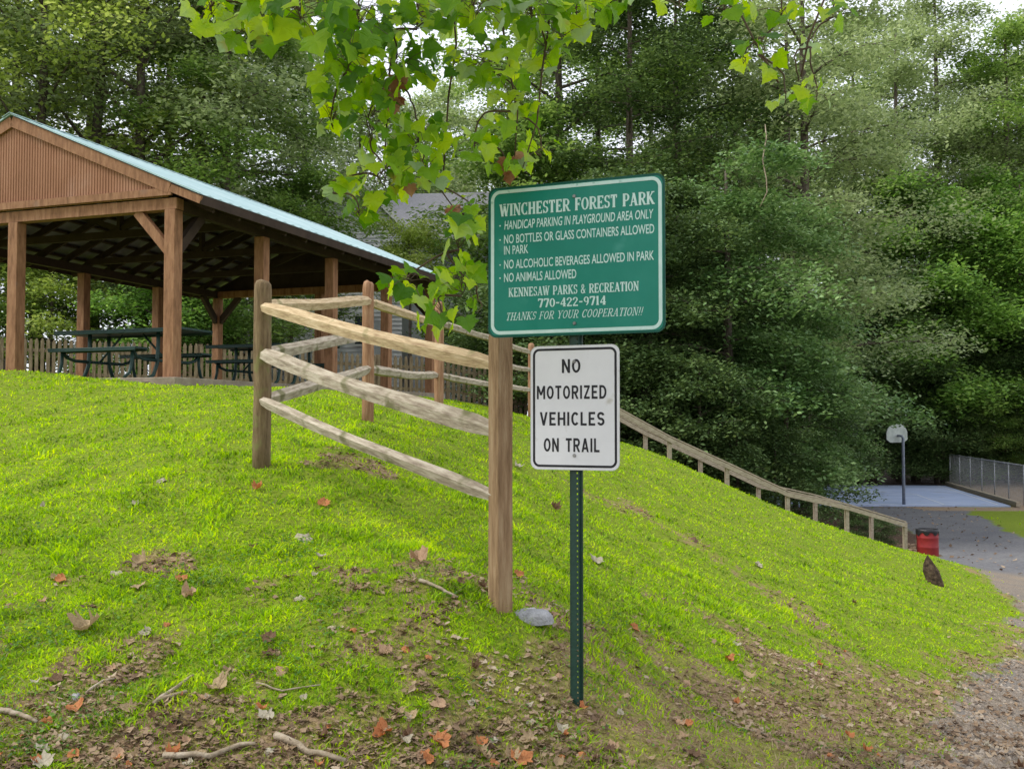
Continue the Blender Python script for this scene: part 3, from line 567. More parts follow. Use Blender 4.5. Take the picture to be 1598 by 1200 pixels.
# slab serif capitals as strokes on a unit-high grid: l = line, a = arc, s = slab foot
T, H_ = .17, .085
def G(w_, *st): return (w_, st)
GL = {'W': G(1.0, ('l', .1, 1, .3, 0, T), ('l', .3, 0, .5, .85, H_), ('l', .5, .85, .7, 0, T), ('l', .7, 0, .9, 1, H_), ('s', .1, 1), ('s', .9, 1), ('s', .5, .93)),
      'I': G(.36, ('l', .18, 0, .18, 1, T), ('s', .18, 1), ('s', .18, 0)), 'N': G(.78, ('l', .14, 0, .14, 1, H_), ('l', .14, 1, .64, 0, T), ('l', .64, 0, .64, 1, H_), ('s', .12, 1), ('s', .14, 0), ('s', .64, 1)),
      'C': G(.7, ('a', .38, .5, .27, .46, 50, 310, T), ('l', .58, .68, .6, 1, .06), ('l', .58, .3, .6, 0, .06)), 'H': G(.76, ('l', .16, 0, .16, 1, T), ('l', .6, 0, .6, 1, T), ('l', .16, .5, .6, .5, H_), ('s', .16, 0), ('s', .16, 1), ('s', .6, 0), ('s', .6, 1)),
      'E': G(.66, ('l', .17, 0, .17, 1, T), ('l', .05, .955, .6, .955, H_), ('l', .05, .045, .62, .045, H_), ('l', .17, .5, .46, .5, H_), ('l', .57, .78, .57, 1, .07), ('l', .59, 0, .59, .24, .07), ('l', .45, .38, .45, .62, .06)),
      'S': G(.58, ('a', .29, .73, .18, .23, 20, 270, .13), ('a', .29, .27, .19, .23, -160, 90, .13), ('l', .49, .7, .5, 1, .06), ('l', .08, 0, .09, .3, .06)),
      'T': G(.66, ('l', .33, 0, .33, 1, T), ('l', .04, .955, .62, .955, H_), ('l', .07, .74, .07, 1, .07), ('l', .59, .74, .59, 1, .07), ('s', .33, 0)),
      'R': G(.74, ('l', .17, 0, .17, 1, T), ('l', .05, .955, .4, .955, H_), ('l', .17, .49, .4, .49, H_), ('a', .4, .72, .2, .235, -90, 90, .14), ('l', .38, .49, .62, .03, .15), ('s', .17, 0), ('s', .66, 0)),
      'F': G(.62, ('l', .17, 0, .17, 1, T), ('l', .05, .955, .58, .955, H_), ('l', .17, .5, .44, .5, H_), ('l', .55, .76, .55, 1, .07), ('l', .43, .38, .43, .62, .06), ('s', .17, 0)),
      'O': G(.74, ('a', .37, .5, .27, .46, 0, 360, .15)), 'P': G(.66, ('l', .17, 0, .17, 1, T), ('l', .05, .955, .38, .955, H_), ('l', .17, .45, .38, .45, H_), ('a', .38, .7, .2, .255, -90, 90, .14), ('s', .17, 0)),
      'A': G(.78, ('l', .14, 0, .38, 1, H_), ('l', .38, 1, .64, 0, T), ('l', .22, .32, .56, .32, .07), ('s', .12, 0), ('s', .64, 0)),
      'K': G(.78, ('l', .17, 0, .17, 1, T), ('l', .2, .42, .6, .97, H_), ('l', .32, .58, .64, .03, T), ('s', .17, 0), ('s', .17, 1), ('s', .62, 1), ('s', .66, 0)),
      'Y': G(.74, ('l', .12, 1, .37, .48, T), ('l', .62, 1, .37, .48, H_), ('l', .37, 0, .37, .5, T), ('s', .12, 1), ('s', .62, 1), ('s', .37, 0)),
      'U': G(.76, ('l', .15, .3, .15, 1, T), ('l', .61, .3, .61, 1, H_), ('a', .38, .3, .23, .26, 180, 360, .12), ('s', .15, 1), ('s', .61, 1)),
      'H2': G(.7), '&': G(.7, ('a', .3, .76, .14, .2, 0, 360, .11), ('a', .28, .25, .2, .22, 60, 330, .13), ('l', .22, .6, .6, .03, .13), ('l', .5, .15, .62, .48, .07)),
      '!': G(.3, ('l', .15, .28, .17, 1, .13), ('l', .14, 0, .14, .13, .13)), '-': G(.44, ('l', .06, .45, .38, .45, .13)), ' ': G(.42),
      '7': G(.56, ('l', .06, .93, .52, .93, .13), ('l', .5, .93, .26, 0, .15), ('l', .07, .72, .07, .98, .07)), '0': G(.58, ('a', .29, .5, .2, .45, 0, 360, .14)),
      '4': G(.6, ('l', .4, 0, .4, 1, .15), ('l', .4, .98, .05, .3, .08), ('l', .03, .28, .57, .28, .1), ('s', .4, 0)), '2': G(.56, ('a', .27, .72, .18, .23, -20, 190, .13), ('l', .44, .66, .07, .07, .12), ('l', .05, .06, .53, .06, .13)),
      '9': G(.56, ('a', .28, .68, .18, .27, 0, 360, .12), ('a', .2, .5, .26, .45, -75, 20, .12)), '1': G(.4, ('l', .2, 0, .2, 1, .15), ('l', .2, .97, .06, .82, .07), ('s', .2, 0))}
t2 = .17
SG = {'N': G(.62, ('l', .09, 0, .09, 1, t2), ('l', .53, 0, .53, 1, t2), ('l', .1, .97, .52, .03, .17)), 'O': G(.64, ('b', .32, .5, .235, .415, 0, 360, t2)),
      'M': G(.76, ('l', .09, 0, .09, 1, t2), ('l', .67, 0, .67, 1, t2), ('l', .11, .97, .38, .3, .17), ('l', .65, .97, .38, .3, .17)), 'T': G(.56, ('l', .28, 0, .28, .95, t2), ('l', .01, .915, .55, .915, t2)),
      'R': G(.6, ('l', .09, 0, .09, 1, t2), ('l', .09, .915, .34, .915, t2), ('l', .09, .47, .34, .47, .16), ('b', .34, .6925, .17, .2225, -90, 90, t2), ('l', .3, .45, .52, 0, .18)), 'I': G(.2, ('l', .1, 0, .1, 1, t2)),
      'Z': G(.56, ('l', .03, .915, .53, .915, t2), ('l', .03, .085, .53, .085, t2), ('l', .46, .9, .1, .1, .17)), 'E': G(.54, ('l', .09, 0, .09, 1, t2), ('l', .09, .915, .52, .915, t2), ('l', .09, .085, .52, .085, t2), ('l', .09, .5, .45, .5, .16)),
      'D': G(.62, ('l', .09, 0, .09, 1, t2), ('l', .09, .915, .25, .915, t2), ('l', .09, .085, .25, .085, t2), ('b', .25, .5, .285, .415, -90, 90, t2)), 'V': G(.64, ('l', .09, 1, .32, 0, .17), ('l', .55, 1, .32, 0, .17)),
      'H': G(.62, ('l', .09, 0, .09, 1, t2), ('l', .53, 0, .53, 1, t2), ('l', .09, .5, .53, .5, .16)), 'C': G(.6, ('b', .32, .5, .235, .415, 42, 318, t2)), 'L': G(.5, ('l', .09, 0, .09, 1, t2), ('l', .09, .085, .49, .085, t2)),
      'S': G(.58, ('b', .29, .705, .2, .21, 15, 268, t2), ('b', .29, .292, .2, .207, -165, 92, t2)), 'A': G(.66, ('l', .09, 0, .33, 1, .17), ('l', .57, 0, .33, 1, .17), ('l', .16, .27, .5, .27, .15)), ' ': G(.36)}
def serif(s, x0, x1, z0, z1, y_, mat, parent, shear=0, bold=1.0, GL=GL, gap=.035, kind='serif'):
    V = []; F_ = []; cx = 0
    def quad(p): n_ = len(V); V.extend(p); F_.append([n_, n_+1, n_+2, n_+3])
    for ch in s:
        w_, sts = GL[ch]
        for q in sts:
            if q[0] == 's':
                quad([(cx+q[1]-.14, q[2]-(H_ if q[2] >= 1 else 0)), (cx+q[1]+.14, q[2]-(H_ if q[2] >= 1 else 0)), (cx+q[1]+.14, q[2]+(0 if q[2] >= 1 else H_)), (cx+q[1]-.14, q[2]+(0 if q[2] >= 1 else H_))])
            elif q[0] == 'l':
                _, a, b_, c_, d_, t_ = q; t_ *= bold
                dx, dz = c_-a, d_-b_
                if abs(dz) > abs(dx)*.5: quad([(cx+a-t_/2, b_), (cx+a+t_/2, b_), (cx+c_+t_/2, d_), (cx+c_-t_/2, d_)])
                else: quad([(cx+a, b_-t_/2), (cx+c_, d_-t_/2), (cx+c_, d_+t_/2), (cx+a, b_+t_/2)])
            else:
                _, ax, az, rx_, rz_, a0, a1, t_ = q; n_ = 14; t_ *= bold
                for k in range(n_):
                    A_ = [R(a0+(a1-a0)*(k+e)/n_) for e in (0, 1)]
                    def pt(a, o_):
                        return (cx+ax+(rx_+o_*t_/2)*math.cos(a), az+(rz_+o_*(H_ if q[0] == 'a' else t_)/2)*math.sin(a))
                    quad([pt(A_[0], -1), pt(A_[0], 1), pt(A_[1], 1), pt(A_[1], -1)])
        cx += w_+gap
    V = [(x+shear*z, z) for x, z in V]; xs = [v[0] for v in V]; a, b_ = min(xs), max(xs)
    # every stroke gets its own hair of height so that crossing strokes never share a plane
    VV_ = []
    for i, (x, z) in enumerate(V): VV_.append((x0+(x-a)/(b_-a)*(x1-x0), y_-.00002*((i//4) % 23), z0+z*(z1-z0)))
    q = npmesh('lettering', VV_, F_, mat, parent); q['label'] = kind+' line reading '+s; return q
GW, GH = .914, .762
zc = at(900, 404, 4.9).z
gs = empty('park_rules_sign', SP+sn*.03+Vector((0, 0, zc-SP.z)), SA, 'large green park rules sign headed WINCHESTER FOREST PARK in white lettering', 'sign')
mb = MB(); pl = rrect(GW, GH, .045); mb.prism(pl, -.0015, .0015); mb.build('panel', M['signg'], gs)
mb = MB(); ringmesh(mb, GW+.002, GH+.002, .045, .011, -.0022, .0018); mb.build('edge', M['signd'], gs)
mb = MB(); ringmesh(mb, GW-.028, GH-.028, .05, .017, -.003, -.001); mb.build('border', M['signl'], gs)
X0 = lambda u: (u-.5)*GW; Z0 = lambda v: (.5-v)*GH; Lm = M['signl']; yy = -.0026
serif('WINCHESTER FOREST PARK', X0(.066), X0(.948), Z0(.194), Z0(.112), yy, Lm, gs, 0, 1.35)
for s, u0, u1, v0, v1, sh_ in (('HANDICAP PARKING IN PLAYGROUND AREA ONLY', .096, .94, .284, .224, .15), ('NO BOTTLES OR GLASS CONTAINERS ALLOWED', .094, .944, .378, .318, 0), ('IN PARK', .094, .238, .45, .392, 0),
                          ('NO ALCOHOLIC BEVERAGES ALLOWED IN PARK', .094, .942, .546, .486, 0), ('NO ANIMALS ALLOWED', .094, .515, .634, .574, 0)):
    txt(s, X0(u0), X0(u1), Z0(v1), Z0(v0), yy, Lm, gs, .012, sh_) if False else txt(s, X0(u0), X0(u1), Z0(v0), Z0(v1), yy, Lm, gs, .012, sh_)
serif('KENNESAW PARKS & RECREATION', X0(.122), X0(.86), Z0(.734), Z0(.674), yy, Lm, gs, 0, 1.25)
serif('770-422-9714', X0(.295), X0(.68), Z0(.813), Z0(.755), yy, Lm, gs, 0, 1.2)
serif('THANKS FOR YOUR COOPERATION!!', X0(.11), X0(.885), Z0(.89), Z0(.838), yy, Lm, gs, .28, .75)
mb = MB()
for v in (.255, .35, .517, .605):
    mb.prism([(X0(.07)+.0042*math.cos(a), Z0(v)+.0042*math.sin(a)) for a in [k*.785 for k in range(8)]], yy, yy+.001)
mb.build('bullet_dots', M['signl'], gs)
for v in (.1, .925): bolt(gs, 0.004, Z0(v), -.003)
WW, WH = .457, .61
zc = at(900, 636, 4.9).z
ws = empty('trail_sign', SP+sn*.026+Vector((0, 0, zc-SP.z)), SA, 'small white sign with black border reading NO MOTORIZED VEHICLES ON TRAIL', 'sign')
mb = MB(); mb.prism(rrect(WW, WH, .038), -.0015, .0015); mb.build('panel', M['signw'], ws)
mb = MB(); ringmesh(mb, WW-.024, WH-.024, .034, .0115, -.0025, -.001); mb.build('border', M['black'], ws)
mb = MB(); ringmesh(mb, WW+.002, WH+.002, .039, .003, -.002, .0018); mb.build('edge', M['edge'], ws)
for s, a, b_, c_, d_ in (('NO', 478, 572, 203, 275), ('MOTORIZED', 350, 700, 340, 410), ('VEHICLES', 365, 690, 477, 547), ('ON TRAIL', 385, 665, 612, 683)):
    fx = lambda q: ((q-318)/444-.5)*WW; fz = lambda q: (.5-(q-133)/642)*WH
    serif(s, fx(a), fx(b_), fz(d_), fz(c_), -.0022, M['black'], ws, GL=SG, gap=.13, kind='bold black')
for v in (.13, .885): bolt(ws, -.0, (.5-v)*WH, -.002)

# ---------------------------------------------------------------- pavilion
PV = Vector((-4.56, 13.3, 2.06)); LEN, WID, EAV, RID = 8.5, 5.4, .53, 3.80
pav = empty('picnic_pavilion', PV, R(-19.2), 'brown timber picnic shelter with turquoise metal roof at the top of the lawn', 'pavilion')
mb = MB(); mb.box((-WID/2, LEN/2, -.075), (WID+.5, LEN+.5, .15)); mb.box((-WID/2, LEN/2, -.3), (WID+.2, LEN+.2, .3)); mb.build('slab', M['slab'], pav, bevel=.01)
mb = MB(); mb.box((-.6, -.33, -.12), (.9, .16, .12)); mb.build('step_edge', M['slab'], pav)
PY = [0, 2.1, 4.25, 6.4, 8.5]
BB, BT = 2.26, 2.41
PX = [(0, y_) for y_ in PY]+[(-WID, y_) for y_ in PY]+[(-WID/2, 0), (-WID/2, LEN)]
for (x_, y_) in PX:
    mb = MB(); mb.box((x_, y_, BB/2), (.17, .17, BB-.004)); mb.build('post', M['pbrown'], pav, bevel=.008)
for x_ in (0, -WID):
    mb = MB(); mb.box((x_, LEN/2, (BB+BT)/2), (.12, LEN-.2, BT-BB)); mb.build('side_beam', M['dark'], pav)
for y_ in (0, LEN):
    mb = MB(); mb.box((-WID/2, y_, (BB+BT)/2+.002), (WID+.2, .15, BT-BB)); mb.build('end_beam', M['pbrown'], pav)
def brace(x_, y_, dx, dy):
    mb = MB(); L_ = .52
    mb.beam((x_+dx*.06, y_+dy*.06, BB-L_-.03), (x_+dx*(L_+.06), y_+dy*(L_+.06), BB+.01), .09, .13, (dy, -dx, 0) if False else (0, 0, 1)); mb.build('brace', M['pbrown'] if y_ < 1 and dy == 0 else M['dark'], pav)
for (x_, y_) in ((0, 0), (0, LEN), (-WID, 0), (-WID, LEN)):
    brace(x_, y_, -1 if x_ == 0 else 1, 0); brace(x_, y_, 0, 1 if y_ == 0 else -1)
SLP = (RID-2.416)/(WID/2+EAV)
zr = lambda x_: RID-SLP*abs(x_+WID/2)     # roof top surface
Y0, Y1 = -.16, LEN+.3
for sgn, nm in ((1, 'r'), (-1, 'l')):
    xe = -WID/2+sgn*(WID/2+EAV); x0 = -WID/2
    mb = MB(); V = []; n_ = int((Y1-Y0)/.076); ys = [Y0+(Y1-Y0)*k/n_ for k in range(n_+1)]
    for y_i, y_ in enumerate(ys):
        hb = .016 if y_i % 3 == 0 else 0
        V += [(x0+sgn*.001, y_, RID+hb), (xe, y_, zr(xe)+hb), (xe, y_, zr(xe)-.006), (x0+sgn*.001, y_, RID-.006)]
    mb.add(V, [[4*k+j, 4*k+(j+1) % 4, 4*k+4+(j+1) % 4, 4*k+4+j] for k in range(n_) for j in range(4)]+[[0, 1, 2, 3], [4*n_, 4*n_+3, 4*n_+2, 4*n_+1]])
    mb.build('roof_panel', M['roof'], pav)
    mb = MB(); xs0 = x0+sgn*.03; xs1 = xe-sgn*.03
    mb.add([(xs0, Y0+.03, zr(xs0)-.014), (xs1, Y0+.03, zr(xs1)-.014), (xs1, Y1-.03, zr(xs1)-.014), (xs0, Y1-.03, zr(xs0)-.014), (xs0, Y0+.03, zr(xs0)-.022), (xs1, Y0+.03, zr(xs1)-.022), (xs1, Y1-.03, zr(xs1)-.022), (xs0, Y1-.03, zr(xs0)-.022)],
           [[0, 1, 2, 3], [7, 6, 5, 4], [0, 4, 5, 1], [1, 5, 6, 2], [2, 6, 7, 3], [3, 7, 4, 0]]); mb.build('roof_lining', M['under'], pav)
    mb = MB(); k = 0
    while k*.34 < WID/2+EAV-.05:
        x_ = x0+sgn*(.12+k*.34); mb.box((x_, LEN/2+.07, zr(x_)-.046), (.085, LEN+.36, .044)); k += 1
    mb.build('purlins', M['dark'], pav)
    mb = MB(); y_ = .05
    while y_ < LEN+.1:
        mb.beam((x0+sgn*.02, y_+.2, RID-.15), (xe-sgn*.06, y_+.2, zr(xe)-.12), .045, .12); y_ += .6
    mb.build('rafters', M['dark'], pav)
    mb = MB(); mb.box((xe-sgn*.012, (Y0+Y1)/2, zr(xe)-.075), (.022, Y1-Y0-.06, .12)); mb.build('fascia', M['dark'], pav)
    # rake board on the front gable
    mb = MB(); mb.beam((x0-sgn*.0, -.125, RID-.1), (x0+sgn*(WID/2+.03), -.125, zr(x0+sgn*(WID/2+.03))-.1), .03, .15); mb.build('rake_board', M['pbrown'], pav)
    mb = MB(); mb.beam((x0+sgn*(WID/2+.045), -.125, zr(x0+sgn*(WID/2+.045))-.09), (xe, -.125, zr(xe)-.08), .03, .105); mb.build('rake_return', M['pbrown'], pav)
mb = MB()
for sgn in (1, -1): mb.beam((-WID/2, (Y0+Y1)/2, RID+.022), (-WID/2+sgn*.14, (Y0+Y1)/2, RID+.022-SLP*.14), Y1-Y0+.04, .006)
mb.build('ridge_cap', M['roof'], pav)
for y_ in (2.1, 4.25, 6.4):
    mb = MB(); mb.beam((-WID+.08, y_, BT+.06), (-.08, y_, BT+.06), .06, .12); mb.beam((-WID/2, y_, BT+.12), (-WID/2, y_, RID-.2), .06, .1, (0, 1, 0))
    for sg in (1, -1): mb.beam((-WID/2+sg*.04, y_, BT+.15), (-WID/2+sg*1.3, y_, zr(-WID/2+1.3)-.26), .05, .09)
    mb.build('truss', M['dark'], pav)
mb = MB(); k = 0; pitch_ = .024; x_ = -WID+.02
while x_ < -.03:
    h1 = zr(x_+.012)-.11
    if h1 > 2.44:
        xa, xb = x_, min(x_+pitch_, -.02); dz = -.1 if k % 2 else -.092
        mb.add([(xa, dz, 2.43), (xb, dz, 2.43), (xb, dz, max(zr(xb)-.1, 2.44)), (xa, dz, max(zr(xa)-.1, 2.44)), (xa, -.07, 2.43), (xb, -.07, 2.43), (xb, -.07, max(zr(xb)-.1, 2.44)), (xa, -.07, max(zr(xa)-.1, 2.44))],
               [[0, 1, 2, 3], [5, 4, 7, 6], [4, 0, 3, 7], [1, 5, 6, 2], [3, 2, 6, 7], [4, 5, 1, 0]])
    x_ += pitch_; k += 1
mb.build('gable_siding', M['gable'], pav)
mb = MB(); mb.box((-WID/2, -.122, 2.488), (WID+.12, .03, .1)); mb.build('gable_trim', M['pbrown'], pav)
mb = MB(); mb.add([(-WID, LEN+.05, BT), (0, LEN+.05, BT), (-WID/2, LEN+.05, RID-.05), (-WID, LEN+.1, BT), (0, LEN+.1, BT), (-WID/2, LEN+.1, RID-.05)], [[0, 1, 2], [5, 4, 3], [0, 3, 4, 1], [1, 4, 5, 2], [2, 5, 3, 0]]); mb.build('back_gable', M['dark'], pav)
def table(pos, label):
    t_ = empty('picnic_table', pos, R(-19.2), label, 'picnic table', 'green picnic tables under the pavilion'); g_ = M['green']
    mb = MB(); mb.box((0, 0, .745), (2.3, .74, .035)); mb.box((0, -.36, .725), (2.28, .02, .05)); mb.box((0, .36, .725), (2.28, .02, .05)); mb.build('tabletop', g_, t_, bevel=.008)
    for s_ in (-1, 1):
        mb = MB(); mb.box((0, s_*.74, .445), (1.55, .26, .03)); mb.box((0, s_*.86, .43), (1.53, .02, .05)); mb.box((0, s_*.62, .43), (1.53, .02, .05)); mb.build('bench', g_, t_, bevel=.008)
    for x_ in (-.62, .62):
        for s_ in (-1, 1):
            mb = MB(); mb.tube([(x_, s_*.2, .72), (x_, s_*.2, .55), (x_, s_*.22, .25), (x_, s_*.3, .08), (x_, s_*.42, .025), (x_, s_*.5, .02)], .028, 8)
            mb.tube([(x_, s_*.2, .3), (x_, s_*.5, .3), (x_, s_*.66, .34), (x_, s_*.74, .43)], .024, 8)
            mb.tube([(x_, s_*.74, .43), (x_, s_*.75, .25), (x_, s_*.8, .1), (x_, s_*.9, .03)], .024, 8); mb.build('leg', g_, t_, smooth=True)
        mb = MB(); mb.tube([(x_, -.2, .3), (x_, .2, .3)], .022, 8); mb.tube([(x_, 0, .3), (x_*.3, 0, .71)], .016, 6); mb.build('brace', g_, t_, smooth=True)
    return t_
table((-5.68, 14.85, 2.062), 'nearer green steel picnic table under the pavilion, with attached benches')
table((-4.25, 17.6, 2.062), 'farther green steel picnic table deeper under the pavilion')

# ---------------------------------------------------------------- picket fence, houses, car
pf = empty('picket_fence', (-18, 28, 2.6), 0, 'old brown wooden picket fence running behind the pavilion', 'fence'); f0 = pf.location.copy()
pl = [(-19, 27.5), (-9, 28.5), (-4, 29.3), (2.2, 30.5)]
mbp = MB(); mbr = MB(); posts = []
for i in range(3):
    a = Vector(pl[i]+(0,)); b_ = Vector(pl[i+1]+(0,)); L_ = (b_-a).length; ang = math.atan2(b_.y-a.y, b_.x-a.x); n_ = int(L_/.155)
    for k in range(n_):
        p = a.lerp(b_, (k+.5)/n_); z_ = float(hz(p.x, p.y)); hh = 1.2+random.uniform(-.02, .02)
        mbp.box((p.x, p.y, z_+hh/2+.02), (.095, .018, hh), ang+random.uniform(-.03, .03))
        mbp.box((p.x, p.y, z_+hh+.045), (.05, .017, .05), ang)
    m_ = max(1, round(L_/2.4))
    for k in range(m_):
        p = a.lerp(b_, k/m_); p2 = a.lerp(b_, (k+1)/m_); posts.append(p); nr = Vector((-math.sin(ang), math.cos(ang), 0))*.035
        for q in (.3, .95): mbr.beam((p.x+nr.x, p.y+nr.y, float(hz(p.x, p.y))+q), (p2.x+nr.x, p2.y+nr.y, float(hz(p2.x, p2.y))+q), .035, .09)
mbp.build('pickets', M['picket'], pf, f0); mbr.build('rails', M['picket'], pf, f0)
for p in posts: mb = MB(); mb.box((p.x, p.y+.1, float(hz(p.x, p.y))+.6), (.1, .1, 1.35)); mb.build('post', M['picket'], pf, f0)

def lap(mb, x0, x1, z0, z1, y_, top=None, st=.2):
    z_ = z0
    while z_ < z1-.01:
        zt = min(z_+st, z1); a, b_ = (x0, x1) if top is None else (max(x0, top(zt)[0]), min(x1, top(zt)[1]))
        if b_-a > .05: mb.add([(a, y_-.03, z_), (b_, y_-.03, z_), (b_, y_, zt), (a, y_, zt), (a, y_, z_), (b_, y_, z_)], [[0, 1, 2, 3], [0, 4, 5, 1]])
        z_ = zt
def window(parent, x_, z_, w_, h_, y_):
    mb = MB()
    for (cx, cz, ww, hh) in ((0, h_/2, w_+.16, .09), (0, -h_/2, w_+.16, .09), (-w_/2, 0, .09, h_-.09), (w_/2, 0, .09, h_-.09), (0, 0, w_-.09, .05)): mb.box((x_+cx, y_-.05, z_+cz), (ww, .06, hh))
    o = mb.build('window', M['white'], parent); mb = MB(); mb.box((x_, y_-.035, z_), (w_-.02, .03, h_-.02)); mb.build('pane', M['glass'], o)
hb = float(hz(-6, 44))+1.3; hs = empty('siding_house', (-6, 44, hb), R(-6), 'grey sided two storey house with grey shingle roof beyond the picket fence', 'house')
mb = MB(); mb.box((0, 4, 2.35), (11.4, 7.6, 7.7)); lap(mb, -5.7, 5.7, -1.5, 6.2, .19, st=.19); mb.build('wall', M['sidg'], hs)
mb = MB(); mb.prism([(-6, 0), (-6, .12), (-1, 0)], 0, .01) if False else None
rf = MB()
for s_ in (1, -1):
    y_a, y_b = (4, -.5) if s_ == 1 else (4, 8.5)
    rf.add([(-6.1, y_a, 9.0), (6.1, y_a, 9.0), (6.1, y_b, 6.1), (-6.1, y_b, 6.1), (-6.1, y_a, 8.85), (6.1, y_a, 8.85), (6.1, y_b, 5.95), (-6.1, y_b, 5.95)], [[0, 1, 2, 3], [7, 6, 5, 4], [2, 6, 7, 3], [0, 4, 5, 1], [1, 5, 6, 2], [0, 3, 7, 4]])
ro = rf.build('roof', M['shing'], hs)
mb = MB()
for x_ in (-5.65, 5.65): mb.add([(x_, .4, 6.2), (x_, 7.6, 6.2), (x_, 4, 8.7), (x_+.05, .4, 6.2), (x_+.05, 7.6, 6.2), (x_+.05, 4, 8.7)], [[0, 1, 2], [5, 4, 3]])
mb.build('gable_end', M['sidg'], hs)
cg = MB(); lap(cg, -3.6, 1.4, -1.5, 8.9, -1.2, lambda z: (-9, 9) if z < 6.3 else (-1.1-(8.9-z)*.96, -1.1+(8.9-z)*.96), .19); cg.box((-1.1, -.4, 3.1), (4.96, 1.5, 6.2)); cg.build('front_wing', M['sidg'], hs)
mb = MB()
for s_ in (1, -1): mb.add([(-1.1, -1.6, 9.15), (-1.1+s_*2.9, -1.6, 6.15), (-1.1+s_*2.9, 3, 6.15), (-1.1, 4.2, 9.15), (-1.1, -1.6, 9.0), (-1.1+s_*2.9, -1.6, 6.0), (-1.1+s_*2.9, 3, 6.0), (-1.1, 4.2, 9.0)], [[0, 1, 2, 3], [7, 6, 5, 4], [0, 4, 5, 1], [1, 5, 6, 2]])
mb.build('wing_roof', M['shing'], hs)
mb = MB()
for s_ in (1, -1): mb.beam((-1.1, -1.62, 9.02), (-1.1+s_*2.92, -1.62, 6.02), .04, .22)
mb.box((0, -.53, 6.02), (12.2, .04, .2)); mb.build('trim', M['white'], hs)
for x_, z_, y_ in ((3.4, 1.9, .16), (3.4, 4.8, .16), (-1.9, 1.9, -1.23), (-.3, 1.9, -1.23), (-1.1, 4.8, -1.23), (-4.6, 1.9, .16)): window(hs, x_, z_, .8, 1.3, y_)
hb = float(hz(-16, 58)); h2 = empty('brick_house', (-15, 58, hb), 0, 'pinkish brick house glimpsed between the pavilion posts', 'house')
mb = MB(); mb.box((0, 4, 1.7), (10, 8, 3.4)); mb.build('wall', M['brick'], h2)
mb = MB(); mb.prism([(-5.5, 3.41), (5.5, 3.41), (4.5, 5.4), (-4.5, 5.4)], -.4, 8.4); mb.build('roof', M['shing'], h2)
for x_ in (-3, 0, 3): window(h2, x_, 1.8, 1, 1.3, 0)
ch = float(hz(-11.4, 42)); car = empty('parked_car', (-11.2, 42, ch), R(8), 'pale silver car parked beyond the picket fence, seen under the pavilion roof', 'car')
M['carp'] = mk('silver_paint', [(.5, .52, .55), (.58, .6, .63)], 1, .25, metal=.3, coat=.6); M['tyre'] = mk('tyre', [(.02, .02, .02), (.03, .03, .03)], 9, .8)
mb = MB(); mb.prism([(-2.2, .3), (2.2, .3), (2.25, .65), (2.1, .85), (1.2, .95), (.55, 1.42), (-.9, 1.45), (-1.7, .98), (-2.15, .9), (-2.25, .6)], -.85, .85); mb.build('body', M['carp'], car, bevel=.06)
mb = MB(); mb.prism([(1.02, .98), (.5, 1.36), (-.85, 1.38), (-1.45, 1.0)], -.858, .858); mb.build('window', M['glass'], car)
for x_ in (-1.4, 1.4):
    for y_ in (-.8, .8): mb = MB(); mb.tube([(x_, y_-.1, .33), (x_, y_+.1, .33)], .33, 18); w1 = mb.build('wheel', M['tyre'], car); mb = MB(); mb.tube([(x_, y_-.11, .33), (x_, y_+.11, .33)], .19, 12); mb.build('rim', M['galv'], w1)

# ---------------------------------------------------------------- stairs, railings, bin, court
TOPS = [(1.95, 1.95), (3.53, 1.11), (4.9, .504), (6.39, -.17), (7.9, -.505), (9.44, -.96)]
yl = lambda x_: 22.0+(x_-2.4)*.28
for off, nm, lb in ((0, 'near', 'nearer weathered timber handrail going down the stepped path'), (1.25, 'far', 'farther timber handrail on the woods side of the stepped path')):
    ra = empty('handrail', (9.44-.3*off, yl(9.44)+off*.96, -1.75), 0, lb, 'railing', 'railings of the stepped path'); r0 = ra.location.copy(); pp = []
    for (x_, zt) in TOPS:
        X_ = x_-.3*off; Y_ = yl(x_)+off*.96; g_ = float(hz(X_, Y_)); zt = zt+.1*off; mb = MB(); mb.box((X_, Y_, (zt+g_-.2)/2), (.085, .085, zt-g_+.2), .27); mb.build('post', M['timber'], ra, r0, bevel=.006); pp.append(Vector((X_, Y_, zt)))
    for i in range(5):
        a, b_ = pp[i], pp[i+1]; nr = Vector((.27, -.96, 0))*.07; mb = MB(); mb.beam(a+nr+Vector((0, 0, -.07)), b_+nr+Vector((0, 0, -.07)), .035, .095)
        mb.beam(a+Vector((0, 0, .019)), b_+Vector((0, 0, .019)), .11, .028); mb.build('rail', M['timber'], ra, r0)
sw = empty('timber_steps', (9, yl(9)+.6, -1.8), 0, 'leaf covered timber steps between the two handrails', 'steps'); s0 = sw.location.copy()
for k in range(14):
    x_ = 2.6+k*.5; y_ = yl(x_)+.6; z_ = float(hz(x_, y_)); mb = MB(); mb.beam((x_+.14, y_-.5, z_+.03), (x_-.14, y_+.5, z_+.03), .14, .14); mb.build('step', M['timber'], sw, s0, bevel=.01)
bp_ = Vector((9.95, 23.9, 0)); bp_.z = float(hz(bp_.x, bp_.y)); bn = empty('trash_bin', bp_, .3, 'red steel drum bin with a black liner at the foot of the railing', 'bin'); bn.scale = (.88, .88, .92)
mb = MB(); zz = [0, .03, .24, .26, .28, .48, .5, .52, .68, .7]; rr = [.275, .28, .28, .29, .28, .28, .29, .28, .28, .29]; mb.tube([(0, 0, z_) for z_ in zz], rr, 28, False); mb.build('drum', M['red'], bn, smooth=True)
mb = MB(); V = []; n_ = 28
